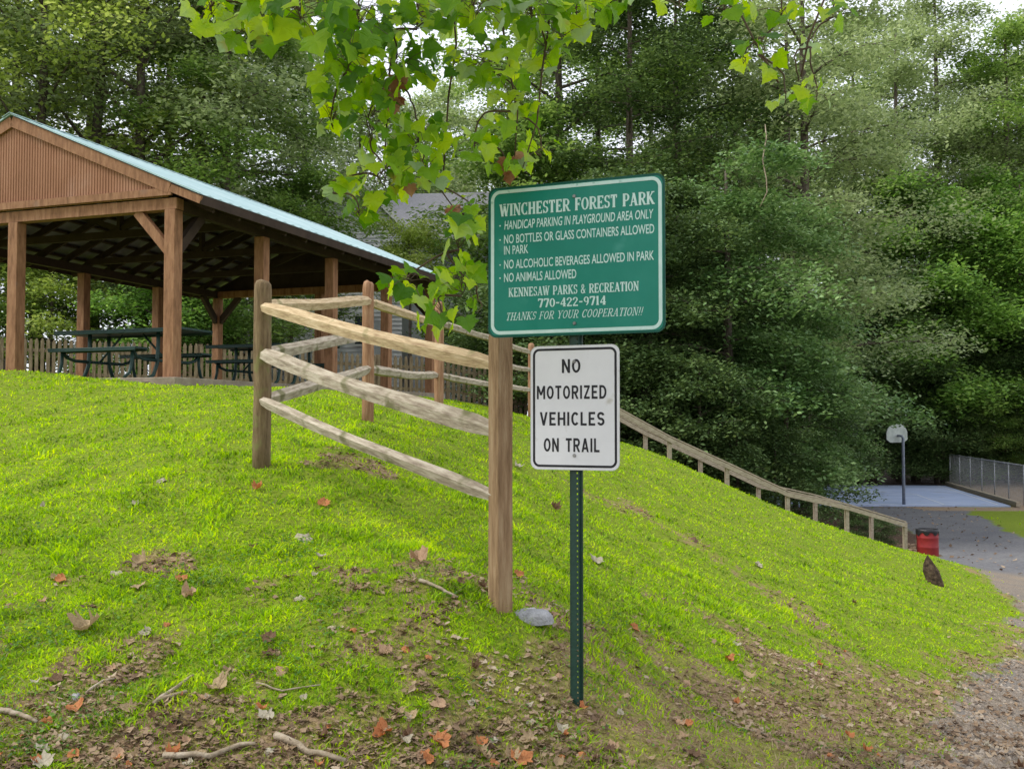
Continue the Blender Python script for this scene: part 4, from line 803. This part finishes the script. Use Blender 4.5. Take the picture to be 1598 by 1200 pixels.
for (r_, z_, j_) in ((.292, .56, .05), (.3, .66, .01), (.3, .72, 0), (.27, .725, 0), (.25, .3, 0)):
    for k in range(n_): V.append((r_*math.cos(6.2832*k/n_), r_*math.sin(6.2832*k/n_), z_+j_*math.sin(k*1.7)+(.05*math.cos(6.2832*k/n_+2) if j_ == .05 else 0)))
mb.add(V, [[i*n_+k, i*n_+(k+1) % n_, (i+1)*n_+(k+1) % n_, (i+1)*n_+k] for i in range(4) for k in range(n_)]+[[4*n_+k for k in range(n_)]]); mb.build('liner', M['liner'], bn, smooth=True)

M['board'] = mk('aged_backboard', [(.3, .33, .32), (.48, .52, .5)], 3, .6)
ct = MB(); CZ = -2.2
q0 = [(9.0, 43.8), (21.5, 43.0), (24.4, 56.2), (10.5, 57.2)]
ct.add([(x_, y_, CZ) for x_, y_ in q0]+[(x_, y_, CZ-.25) for x_, y_ in q0], [[0, 1, 2, 3], [0, 4, 5, 1], [1, 5, 6, 2], [2, 6, 7, 3], [3, 7, 4, 0]])
o = ct.build('basketball_court', M['court']); tag(o, kind='structure')
cc = Vector((17.1, 44.3, CZ)); mb = MB()
def cl(a, b_, w_=.06): mb.beam((a[0], a[1], CZ+.004), (b_[0], b_[1], CZ+.004), w_, .004)
cl((9.4, 44.2), (21.2, 43.45)); cl((21.2, 43.5), (23.9, 55.9)); cl((18.9, 43.6), (20.0, 49.2)); cl((15.3, 43.9), (16.4, 49.5)); cl((16.4, 49.5), (20.0, 49.2))
n_ = 24; fc = Vector((18.2, 49.35, CZ+.006)); ring_ = [fc+Vector((math.cos(R(a)), math.sin(R(a)), 0))*1.8 for a in np.linspace(-5, 175, n_)]
for i in range(n_-1): mb.beam(ring_[i], ring_[i+1], .06, .003)
o = mb.build('court_lines', M['line']); tag(o, kind='structure')
hp = Vector((17.14, 43.6, -2.22)); bb = empty('basketball_hoop', hp, R(24), 'basketball hoop with white fan backboard on a grey pole beside the blue court', 'basketball hoop')
mb = MB(); mb.tube([(0, 0, -.1), (0, 0, 1.2), (0, 0, 2.9), (0, .06, 3.0), (0, .3, 3.02)], [.07, .065, .06, .055, .05], 12); mb.build('pole', M['polecol'], bb, smooth=True)
fan = [(-.6, 2.85)]+[(.62*math.cos(R(a)), 3.05+.5*math.sin(R(a))) for a in range(170, 5, -11)]+[(.6, 2.85), (.4, 2.72), (-.4, 2.72)]
mb = MB(); mb.prism(fan[::-1], .33, .37); mb.build('backboard', M['board'], bb)
mb = MB(); mb.tube([(.23*math.cos(R(a)), 0.66+.23*math.sin(R(a)), 2.95) for a in range(0, 361, 20)], .012, 6); mb.beam((0, .37, 2.95), (0, .44, 2.95), .15, .1); mb.build('rim', M['red'], bb)
cb = MB(); cb.beam((21.7, 42.7, -2.13), (24.7, 56.6, -2.13), .18, .22); o = cb.build('timber_curb', M['timber']); tag(o, 'dark timber curb along the right edge of the blue court', 'curb')
cf = empty('chain_link_fence', (21.8, 42.4, -2.25), 0, 'grey chain link fence panels standing beside the blue court', 'fence'); c0 = cf.location.copy()
ca_, cb_ = Vector((21.9, 42.6, -2.2)), Vector((24.9, 56.6, -2.2))
for k in range(7):
    p = ca_.lerp(cb_, k/6); mb = MB(); mb.tube([p, p+Vector((0, 0, 1.78))], .04 if k in (0, 6) else .03, 8); mb.build('post', M['galv'], cf, c0, True)
mb = MB(); mb.tube([ca_+Vector((0, 0, 1.74)), cb_+Vector((0, 0, 1.74))], .028, 8); mb.build('top_rail', M['galv'], cf, c0, True)
mb = MB(); dv = (cb_-ca_); Lf = dv.length; dv.normalize(); st_ = .16; nk = int(Lf/st_)
for k in range(-11, nk):
    for s_ in (1, -1):
        a0, a1 = k*st_, k*st_+1.7
        t0, t1 = max(a0, 0), min(a1, Lf)
        if t1 <= t0: continue
        za = (t0-a0); zb = (t1-a0)
        if s_ < 0: za, zb = 1.7-za, 1.7-zb
        mb.beam(ca_+dv*t0+Vector((0, 0, .03+za)), ca_+dv*t1+Vector((0, 0, .03+zb)), .006, .011)
mb.build('mesh_wire', M['galv'], cf, c0)

# ---------------------------------------------------------------- trees
def make_tree(seed, H, Rc, base, tr, nlimb, leaf, per, flat, rise, droop, prof, sub=5, cs=.55, keep=1.0, upn=1.5):
    r = np.random.default_rng(seed); mb = MB(); cl_ = []
    ts = np.linspace(0, 1, 9); wob = np.cumsum(r.normal(0, .012*H/9, (9, 2)), 0)*1.6
    tp = np.c_[wob, ts*H*.96]; tp[0, :2] = 0; tp[:, 2] -= .3*(1-ts)
    mb.tube(tp, [tr*(1.25 if i == 0 else 1)*(1-.9*t_)+.02 for i, t_ in enumerate(ts)], 9)
    for i in range(nlimb):
        t_ = (i+.5)/nlimb; h_ = base+(H*.96-base)*t_; az = i*2.39996+r.uniform(-.4, .4); L_ = Rc*prof(t_)*r.uniform(.75, 1.2)
        o_ = np.array([np.interp(h_, tp[:, 2], tp[:, k]) for k in range(3)]); dr = np.array([math.cos(az), math.sin(az), 0]); sd_ = np.array([-dr[1], dr[0], 0])
        cv = r.uniform(-.2, .2); rs = rise*r.uniform(.6, 1.3)
        f = lambda s: o_+dr*L_*s+sd_*cv*L_*s*s+np.array([0, 0, L_*(rs*s-droop*s*s)])
        r0 = max(.02, tr*.38*(1-.7*t_)); ss = [0, .25, .5, .75, 1]
        mb.tube([f(s) for s in ss], [r0, r0*.75, r0*.5, r0*.3, r0*.12], 5, False)
        for s in np.linspace(.3, 1, sub):
            c0_ = f(s); cl_.append((c0_, 1.0))
            for sg in (-1, 1):
                l2 = L_*.42*(1.15-s*.75)*r.uniform(.5, 1.2); d2 = dr*.55+sd_*sg*r.uniform(.5, 1.1)+np.array([0, 0, r.uniform(-.25, .35)]); d2 /= np.linalg.norm(d2)
                e = c0_+d2*l2; e[2] -= droop*l2*.4
                mb.tube([c0_, (c0_+e)/2+[0, 0, .06*l2], e], [r0*.25, r0*.16, .008], 4, False); cl_.append((e, 1.0)); cl_.append(((c0_+e)/2, .8))
    C_ = np.array([c_[0] for c_ in cl_]); C_ = C_[r.random(len(C_)) < keep]
    sz = cs*r.uniform(.55, 1.35, len(C_)); rep = np.repeat(np.arange(len(C_)), (per*r.uniform(.5, 1.4, len(C_))).astype(int)); nn = len(rep)
    off = r.normal(0, 1, (nn, 3)); off /= np.maximum(1, np.linalg.norm(off, axis=1)/1.9)[:, None]; off[:, 2] *= flat
    dx = off[:, :2]; off[:, 2] -= .12*(dx**2).sum(1)
    c_ = C_[rep]+off*sz[rep][:, None]
    nrm = r.normal(0, 1, (nn, 3)); nrm /= np.linalg.norm(nrm, axis=1)[:, None]; nrm[:, 2] += upn; nrm /= np.linalg.norm(nrm, axis=1)[:, None]
    a = np.cross(nrm, r.normal(0, 1, (nn, 3))); a /= np.linalg.norm(a, axis=1)[:, None]; b_ = np.cross(nrm, a); l_ = (leaf*r.uniform(.6, 1.3, nn))[:, None]
    V = np.stack([c_-a*l_*.5, c_+b_*l_*.28-a*l_*.05, c_+a*l_*.5-nrm*l_*.1, c_-b_*l_*.28-a*l_*.05], 1)
    return mb, V.reshape(-1, 3), np.arange(nn*4).reshape(nn, 4)
dome = lambda t_: .35+.65*math.sin(math.pi*min(1, .25+t_*.8))
TY = {
 'broad': (dict(seed=1, H=22, Rc=6, base=3.5, tr=.34, nlimb=26, leaf=.21, per=54, flat=.45, rise=.45, droop=.25, prof=dome, cs=.75), 'lA'),
 'tall': (dict(seed=2, H=26, Rc=4.6, base=5, tr=.3, nlimb=28, leaf=.2, per=52, flat=.48, rise=.5, droop=.3, prof=dome, cs=.7), 'lD'),
 'airy': (dict(seed=3, H=19, Rc=4.6, base=3.0, tr=.2, nlimb=24, leaf=.19, per=42, flat=.45, rise=.8, droop=.3, prof=dome, cs=.62, keep=.85), 'lC'),
 'grey': (dict(seed=4, H=21, Rc=5.2, base=2.2, tr=.28, nlimb=28, leaf=.2, per=62, flat=.5, rise=.3, droop=.4, prof=dome, cs=.65), 'lB'),
 'layer': (dict(seed=15, H=14.5, Rc=5.2, base=1.0, tr=.3, nlimb=24, leaf=.2, per=85, flat=.4, rise=.38, droop=.5, prof=lambda t_: (1.0-.35*abs(t_-.45)*2)*(.72+.5*abs(math.sin(t_*37))), cs=.72, sub=6, upn=1.4), 'lF'),
 'bright': (dict(seed=6, H=15, Rc=4.4, base=1.2, tr=.18, nlimb=26, leaf=.24, per=60, flat=.75, rise=.7, droop=.35, prof=dome, cs=.62), 'lE'),
 'under': (dict(seed=7, H=8, Rc=3.3, base=.7, tr=.1, nlimb=20, leaf=.16, per=46, flat=.5, rise=.5, droop=.35, prof=dome, cs=.5), 'lD'),
 'stem': (dict(seed=9, H=6.8, Rc=1.9, base=3.6, tr=.07, nlimb=16, leaf=.13, per=46, flat=.55, rise=.6, droop=.3, prof=lambda t_: 1-.5*t_, cs=.36, sub=4), 'lC'),
 'shrub': (dict(seed=8, H=3.4, Rc=1.9, base=.15, tr=.05, nlimb=16, leaf=.12, per=42, flat=.45, rise=.6, droop=.3, prof=lambda t_: 1-.5*t_, cs=.34, sub=4), 'lA'),
}
PT = {}
for k, (kw, lm_) in TY.items():
    mb, V, Fq_ = make_tree(**kw)
    me = bpy.data.meshes.new('trunk'); me.from_pydata([tuple(map(float, v)) for v in mb.v], [], mb.f); me.update(); me.materials.append(M['bark']); me.polygons.foreach_set('use_smooth', [True]*len(me.polygons))
    o = npmesh('crown', V, Fq_, M[lm_]); PT[k] = (me, o.data); bpy.data.objects.remove(o)
MC = {}
def tree(kind, x_, y_, s, label, group, name='tree', mat=None, sz=None, rz=None):
    z_ = float(hz(x_, y_)); r_ = empty(name, (x_, y_, z_), random.uniform(0, 6.28) if rz is None else rz, label, 'shrub' if name == 'shrub' else 'tree', group); r_.scale = (s, s, s*(sz or random.uniform(.92, 1.08)))
    cr = PT[kind][1]
    if mat:
        if (kind, mat) not in MC: c2 = cr.copy(); c2.materials.clear(); c2.materials.append(M[mat]); MC[(kind, mat)] = c2
        cr = MC[(kind, mat)]
    for nm, me in (('trunk', PT[kind][0]), ('crown', cr)):
        o = bpy.data.objects.new('stems' if name == 'shrub' and nm == 'trunk' else ('foliage' if name == 'shrub' else nm), me); COL.objects.link(o); o.parent = r_
    return r_
random.seed(5)
at_ = lambda px, d: (px-799)/F*d
# woods behind the pavilion and the picket fence
def row(grp, items, name='tree'):
    for px, d, k, sc, mt, lb in items: tree(k, at_(px, d), d, sc, lb, grp if lb in SH else None, name, mat=mt)
SH = {'hazy leafy tree filling the woods far behind the pavilion', 'dark leafy tree deep in the woods behind the signs', 'leafy tree deep in the woods beyond the basketball court',
      'dark bush in the shaded understory at the edge of the woods', 'light green bush behind the picket fence'}
FAR, DKF, CTF, DKB, LGB = 'hazy leafy tree filling the woods far behind the pavilion', 'dark leafy tree deep in the woods behind the signs', 'leafy tree deep in the woods beyond the basketball court', 'dark bush in the shaded understory at the edge of the woods', 'light green bush behind the picket fence'
row('trees far behind the pavilion', ((-60, 36, 'airy', 1.15, 'lB', 'airy grey green tree at the far left edge of the woods, above the gable peak'), (60, 34, 'airy', 1.05, None, 'yellow green airy tree rising directly above the pavilion gable'),
    (150, 36, 'airy', 1.2, 'lC', 'yellow green tree with slim forking trunks above the pavilion roof'), (215, 35, 'airy', 1.15, 'lB', 'greyer airy tree with slim trunk right beside the forked yellow green one'),
    (310, 37, 'grey', 1.0, None, 'grey green tree with feathery low boughs above the middle of the turquoise roof'), (350, 36, 'grey', .85, 'lA', 'denser green tree above the right half of the turquoise roof'),
    (-200, 34, 'broad', 1, None, FAR), (20, 46, 'broad', 1.1, 'lC', FAR), (130, 50, 'tall', 1, 'lB', FAR), (260, 48, 'broad', 1.0, 'lB', FAR), (370, 52, 'tall', 1.0, 'lB', FAR), (470, 56, 'broad', 1.1, 'lA', FAR), (-120, 50, 'tall', 1.1, 'lC', FAR),
    (560, 60, 'broad', 1.0, 'lB', FAR), (650, 62, 'airy', 1.2, 'lB', FAR), (690, 66, 'tall', .9, 'lA', FAR), (-300, 42, 'broad', 1, None, FAR), 
    (452, 37, 'stem', 1.15, 'lA', 'green tree between the pavilion roof and the grey sided house'), (640, 37, 'stem', .93, 'lC', 'light green bushy tree growing in front of the grey house roof'),
    (815, 37, 'bright', .75, 'lA', 'green tree directly behind the left edge of the green sign')))
row('trees deep behind the signs', ((870, 40, 'broad', 1.0, 'lA', 'tall green tree rising behind the green sign'), (985, 37, 'tall', .85, 'lD', 'tall narrow dark tree right of the green sign top'), (1060, 42, 'broad', 1.05, 'lD', 'tall dark tree above the big layered tree'),
    (800, 54, 'broad', 1.0, 'lB', DKF), (930, 55, 'tall', 1.1, None, DKF), (1110, 50, 'tall', 1.05, 'lA', DKF), (1230, 46, 'broad', 1.1, 'lB', 'grey green tree spreading above and right of the big layered tree'),
    (1020, 64, 'broad', 1.3, None, DKF), (1180, 66, 'broad', 1.3, 'lB', DKF), (740, 72, 'broad', .95, 'lB', DKF), (1262, 39, 'tall', .95, 'lB', 'tall thin grey green tree at the left end of the court')))
for px, d, s_, lb, mt, rz in ((1140, 31.5, .82, 'large green tree with drooping leafy boughs behind the stair railing', 'lF', .4), (1225, 32, .42, 'low drooping tree whose branches hang over the court edge', 'lF', 2.4), (1010, 30.5, .66, 'layered green tree just behind the right edge of the green sign', 'lD', 4.1)):
    tree('layer', at_(px, d), d, s_, lb, None, rz=rz, mat=mt)
row('trees deep beyond the court', ((1330, 62, 'broad', 1.1, 'lD', 'dark tree behind the basketball hoop'), (1428, 60.5, 'bright', 1.28, None, 'bright green tree with pointed top, leftmost beyond the court'), (1508, 61, 'bright', 1.22, None, 'bright green tree above the chain link fence'),
    (1590, 62, 'bright', 1.2, 'lE', 'yellow green tree at the right edge beyond the chain link fence'), (1400, 64, 'tall', 1.2, 'lB', 'very tall grey green tree towering over the bright trees beyond the court'), (1470, 70, 'tall', 1.38, 'lB', CTF), (1580, 68, 'tall', 1.32, 'lA', CTF), (1340, 72, 'tall', 1.25, 'lA', CTF),
    (1560, 70, 'airy', 1.5, 'lB', 'thin tall tree with sky showing through at the top right corner'), (1290, 72, 'broad', 1.4, 'lB', CTF), (1700, 64, 'broad', 1, None, CTF), (1640, 84, 'tall', 1.1, 'lB', CTF), (1360, 60, 'layer', .9, 'lD', CTF), (1470, 59.5, 'layer', .45, 'lD', CTF),
    (1570, 59, 'layer', .5, 'lA', CTF), (1660, 60, 'layer', .6, 'lD', CTF), (1510, 74, 'broad', 1.4, 'lB', CTF), (1600, 78, 'broad', 1.45, 'lA', CTF), (1660, 74, 'tall', 1.42, 'lB', CTF), (1540, 78, 'broad', 1.0, 'lE', CTF)))
row('bushes at the edge of the woods', [(px, d, k, sc, 'lD', DKB) for px, d, k, sc in ((890, 29, 'under', .8), (960, 31, 'under', .9), (1040, 27.5, 'shrub', 1.1), (1090, 27, 'shrub', 1), (1150, 27.3, 'shrub', .8), (1210, 28, 'shrub', .8), (1338, 26.4, 'shrub', .3), (1372, 27, 'shrub', .25), (1240, 36, 'under', .8), (1320, 60, 'under', 1.1), (1000, 34, 'under', 1.1), (1100, 36, 'under', 1.2),
                    (850, 33, 'under', .9), (800, 31, 'shrub', 1.3), (1180, 40, 'under', 1.2), (1400, 61, 'under', 1.3), (1460, 59.5, 'under', 1.1), (1530, 60, 'under', 1.1), (1590, 60, 'under', 1.2), (1650, 58, 'under', 1.2), (930, 42, 'under', 1.2), (1060, 45, 'under', 1.4), (1290, 60, 'under', 1.2), (1250, 60, 'under', 1.5), (1180, 58, 'under', 1.5), (1110, 60, 'under', 1.6))], 'shrub')
row('bushes behind the picket fence', [(px, d, k, sc, mt, LGB) for px, d, k, sc, mt in ((80, 31.5, 'shrub', 1.2, 'lC'), (215, 34, 'under', .6, 'lE'), (250, 31, 'shrub', 1.2, 'lE'), (20, 33, 'under', .8, 'lA'), (310, 33, 'shrub', 1.1, 'lA'), (-60, 32, 'under', .9, 'lA'), (360, 38, 'under', .8, 'lA'))], 'shrub')

# the vine hanging from the big tree
v_ = MB(); c_ = [at(1194, 195, 28.6), at(1196, 215, 28.2), at(1190, 250, 27.9), at(1196, 280, 27.7), at(1197, 300, 27.7), at(1186, 323, 27.7)]
v_.tube(c_, [.012, .018, .018, .016, .016, .01], 6); o = v_.build('hanging_vine', M['stickm'], None, tuple(c_[0]), True); tag(o, 'bare pale vine dangling in front of the big layered tree', 'vine')

# ---------------------------------------------------------------- overhanging sycamore
sy = empty('sycamore_tree', (-4.6, 2.2, float(hz(-4.6, 2.2))), 0, 'sycamore whose branches of large bright green lobed leaves hang across the top of the view', 'tree'); y0 = Vector(sy.location)
mb = MB(); tz = y0.z
mb.tube([(-4.6, 2.2, tz-.3), (-4.55, 2.25, tz+1.5), (-4.4, 2.4, tz+3.2), (-4.2, 2.8, 5.0), (-3.6, 3.2, 7.5), (-3.2, 3.4, 10)], [.27, .22, .19, .16, .11, .04], 14)
LIMB = [Vector(q) for q in ((-4.3, 2.6, 4.1), (-3.0, 3.6, 4.45), (-1.6, 4.5, 4.6), (0, 4.8, 4.75), (1.5, 5.0, 4.7), (3.0, 5.2, 4.5))]
mb.tube(LIMB, [.11, .09, .07, .05, .035, .02], 10)
rs = random.Random(4); cen = []; 
BL = [  # px, py, rx, ry, n leaves, depth
    (330, 15, 45, 30, 7, 4.3), (400, 40, 55, 45, 12, 4.2), (470, 20, 70, 45, 16, 3.9), (560, 30, 70, 50, 20, 4.3), (650, 30, 70, 55, 20, 4.6), (740, 20, 60, 40, 14, 4.5), (830, 20, 60, 35, 15, 4.7), (900, 15, 60, 28, 12, 4.9), (960, 0, 30, 18, 4, 4.9),
    (540, 100, 60, 45, 14, 4.4), (620, 110, 60, 45, 14, 4.6), (520, 190, 35, 40, 8, 4.5), (580, 200, 45, 50, 13, 4.6), (650, 215, 42, 50, 12, 4.6), (600, 280, 60, 35, 14, 4.6), (520, 295, 28, 22, 4, 4.5), (560, 335, 25, 15, 3, 4.5), (660, 270, 30, 30, 6, 4.7),
    (760, 100, 60, 40, 14, 4.7), (800, 160, 40, 45, 9, 4.8), (850, 90, 35, 35, 6, 4.9), (740, 225, 32, 25, 6, 4.7), (790, 260, 30, 16, 4, 4.8), (845, 240, 25, 20, 3, 4.9), (880, 50, 40, 30, 7, 5.0),
    (730, 330, 28, 25, 6, 4.4), (716, 378, 32, 40, 9, 4.35), (640, 445, 42, 28, 9, 4.3), (720, 450, 42, 40, 12, 4.35), (690, 500, 45, 22, 6, 4.3), (745, 480, 22, 25, 4, 4.35),
    (1060, 8, 40, 14, 4, 5.1), (1130, 20, 45, 25, 7, 5.2), (1220, 15, 50, 20, 8, 5.2), (1300, 20, 40, 22, 7, 5.2), (1190, 80, 32, 30, 6, 5.2), (1160, 95, 20, 18, 3, 5.2), (1265, 70, 18, 14, 2, 5.2), (1225, 155, 26, 22, 5, 5.2), (1275, 150, 26, 24, 6, 5.2), (1245, 125, 22, 12, 2, 5.2), (1205, 115, 15, 12, 2, 5.2)]
LV = []; LF = []; DV = []; DF = []
def add_leaf(V_, F_, pos, sz, ax, nrm, r):
    ax = ax.normalized(); nrm = (nrm-ax*nrm.dot(ax)).normalized(); sd_ = ax.cross(nrm); n0 = len(V_); fold = r.uniform(.1, .5); dr = r.uniform(.05, .45); m_ = len(OUT)
    for k in (0, .55, 1):
        for (a, b_) in (OUT if k else [(0, 0)]):
            x_, y_ = a*k*(1+r.uniform(-.05, .05)), (b_-.36)*k+.36; z_ = fold*abs(x_)-dr*y_*y_+r.uniform(-.02, .02)*k-.15*x_*x_*4*r.uniform(.2, 1)
            V_.append(pos+sd_*x_*sz*1.15+ax*y_*sz+nrm*z_*sz)
            if not k: break
    F_ += [[n0, n0+1+i, n0+1+(i+1) % m_] for i in range(m_)]+[[n0+1+i, n0+1+m_+i, n0+1+m_+(i+1) % m_, n0+1+(i+1) % m_] for i in range(m_)]
def near_limb(p):
    return min((LIMB[i].lerp(LIMB[i+1], t_/8) for i in range(len(LIMB)-1) for t_ in range(9)), key=lambda q: (q-p).length+abs(q.x-p.x)*1.5)
done = []
for (px, py, rx_, ry_, n_, d_) in BL:
    n_ = max(1, round(n_*(1.0 if px > 1040 else 2.5 if py < 130 else 2.0)))
    c_ = at(px, py-ry_*.6, d_); src = None
    best = [q for q in done if q[0].z > c_.z+.03 and (q[0]-c_).length < .75]
    if best: src = min(best, key=lambda q: (q[0]-c_).length)[0]
    else: src = near_limb(c_)
    e = at(px, py+ry_*.3, d_)
    m1 = src.lerp(c_, .5)+Vector((rs.uniform(-.06, .06), rs.uniform(-.06, .06), .03)); m2 = c_.lerp(e, .5)+Vector((rs.uniform(-.03, .03), 0, 0))
    tw = [src, m1, c_, m2, e]; q_ = [tw[0]-(tw[1]-tw[0])]+tw+[tw[-1]*2-tw[-2]]; sm = []
    for i in range(4):
        a0, a1, a2, a3 = q_[i:i+4]
        for k in range(5):
            t_ = k/5; sm.append(.5*((2*a1)+(a2-a0)*t_+(2*a0-5*a1+4*a2-a3)*t_*t_+(3*a1-a0-3*a2+a3)*t_**3)+Vector((rs.uniform(-1, 1), rs.uniform(-1, 1), 0))*.004)
    sm.append(tw[-1]); mb.tube(sm, [.0055-.0038*k/len(sm) for k in range(len(sm))], 6); done += [(c_, 1), (e, 1), (m2, 1)]
    for k in range(n_):
        f_ = rs.random(); b_ = c_.lerp(e, f_); a = rs.uniform(0, 6.28); rr_ = math.sqrt(rs.random())
        pos = at(px+rx_*rr_*math.cos(a), py+ry_*rr_*math.sin(a)-8, d_+rs.uniform(-.28, .28))
        ax = (pos-b_); ax.z -= .06; ax = ax.normalized()*.7+Vector((rs.uniform(-.5, .5), rs.uniform(-.4, .4), rs.uniform(-1.1, .15)))
        nr = Vector((rs.uniform(-.8, .8), rs.uniform(-1.3, .5), rs.uniform(.1, 1.0))); sz = rs.uniform(.042, .1)*(1.0 if d_ > 4.1 else 1.2)
        if (pos-at(px, py, d_)).x+at(px, py, d_).x > at(742, py, pos.y).x and 285 < py < 600 and px < 1000: continue
        add_leaf(LV, LF, pos, sz, ax, nr, rs)
        if (pos-b_).length < .4: mb.tube([b_, b_.lerp(pos, .6)+Vector((0, 0, .012)), pos], [.0018, .0014, .0014], 4, False)
for pts in ([(782, -30), (784, 40), (797, 120), (808, 175), (803, 245)], [(862, -30), (855, 50), (846, 110), (838, 190), (815, 265)], [(616, 60), (608, 110), (606, 160), (601, 230)], [(705, -20), (712, 70), (700, 150), (690, 300), (712, 330)], [(1290, -10), (1262, 60), (1250, 120)], [(1150, 10), (1175, 60), (1215, 130)]):
    mb.tube([at(a, b_, 4.75 if a < 1000 else 5.2) for a, b_ in pts], [.006, .0055, .005, .004, .0025][:len(pts)], 6)
for (px, py, rx_, ry_, n_, d_) in ((612, 140, 16, 22, 9, 4.6), (802, 255, 18, 16, 8, 4.8), (708, 325, 8, 8, 2, 4.4), (640, 283, 5, 5, 1, 4.5)):
    for k in range(n_):
        pos = at(px+rs.uniform(-rx_, rx_), py+rs.uniform(-ry_, ry_), d_+rs.uniform(-.05, .05)); add_leaf(DV, DF, pos, rs.uniform(.04, .075), Vector((rs.uniform(-.5, .5), rs.uniform(-.4, .4), -1)), Vector((rs.uniform(-1, 1), -1, rs.uniform(-.3, .5))), rs)
mb.build('branches', M['twig'], sy, y0, True)
npmesh('leaves', [v-y0 for v in LV], LF, M['syc'], sy)
o = npmesh('dead_leaves', [v-y0 for v in DV], DF, M['sycdead'], sy); o['label'] = 'clumps of shrivelled brown leaves on the twigs'
# upper crown, out of the picture but overhead
bm2, V, Fq_ = make_tree(21, 5, 3.2, .3, .08, 18, .2, 26, .6, .4, .3, dome, cs=.5)
npmesh('upper_crown', V+np.array([-3.4, 3.3, 7.2])-np.array(y0), Fq_, M['syc'], sy)
print('objects', len(bpy.data.objects))
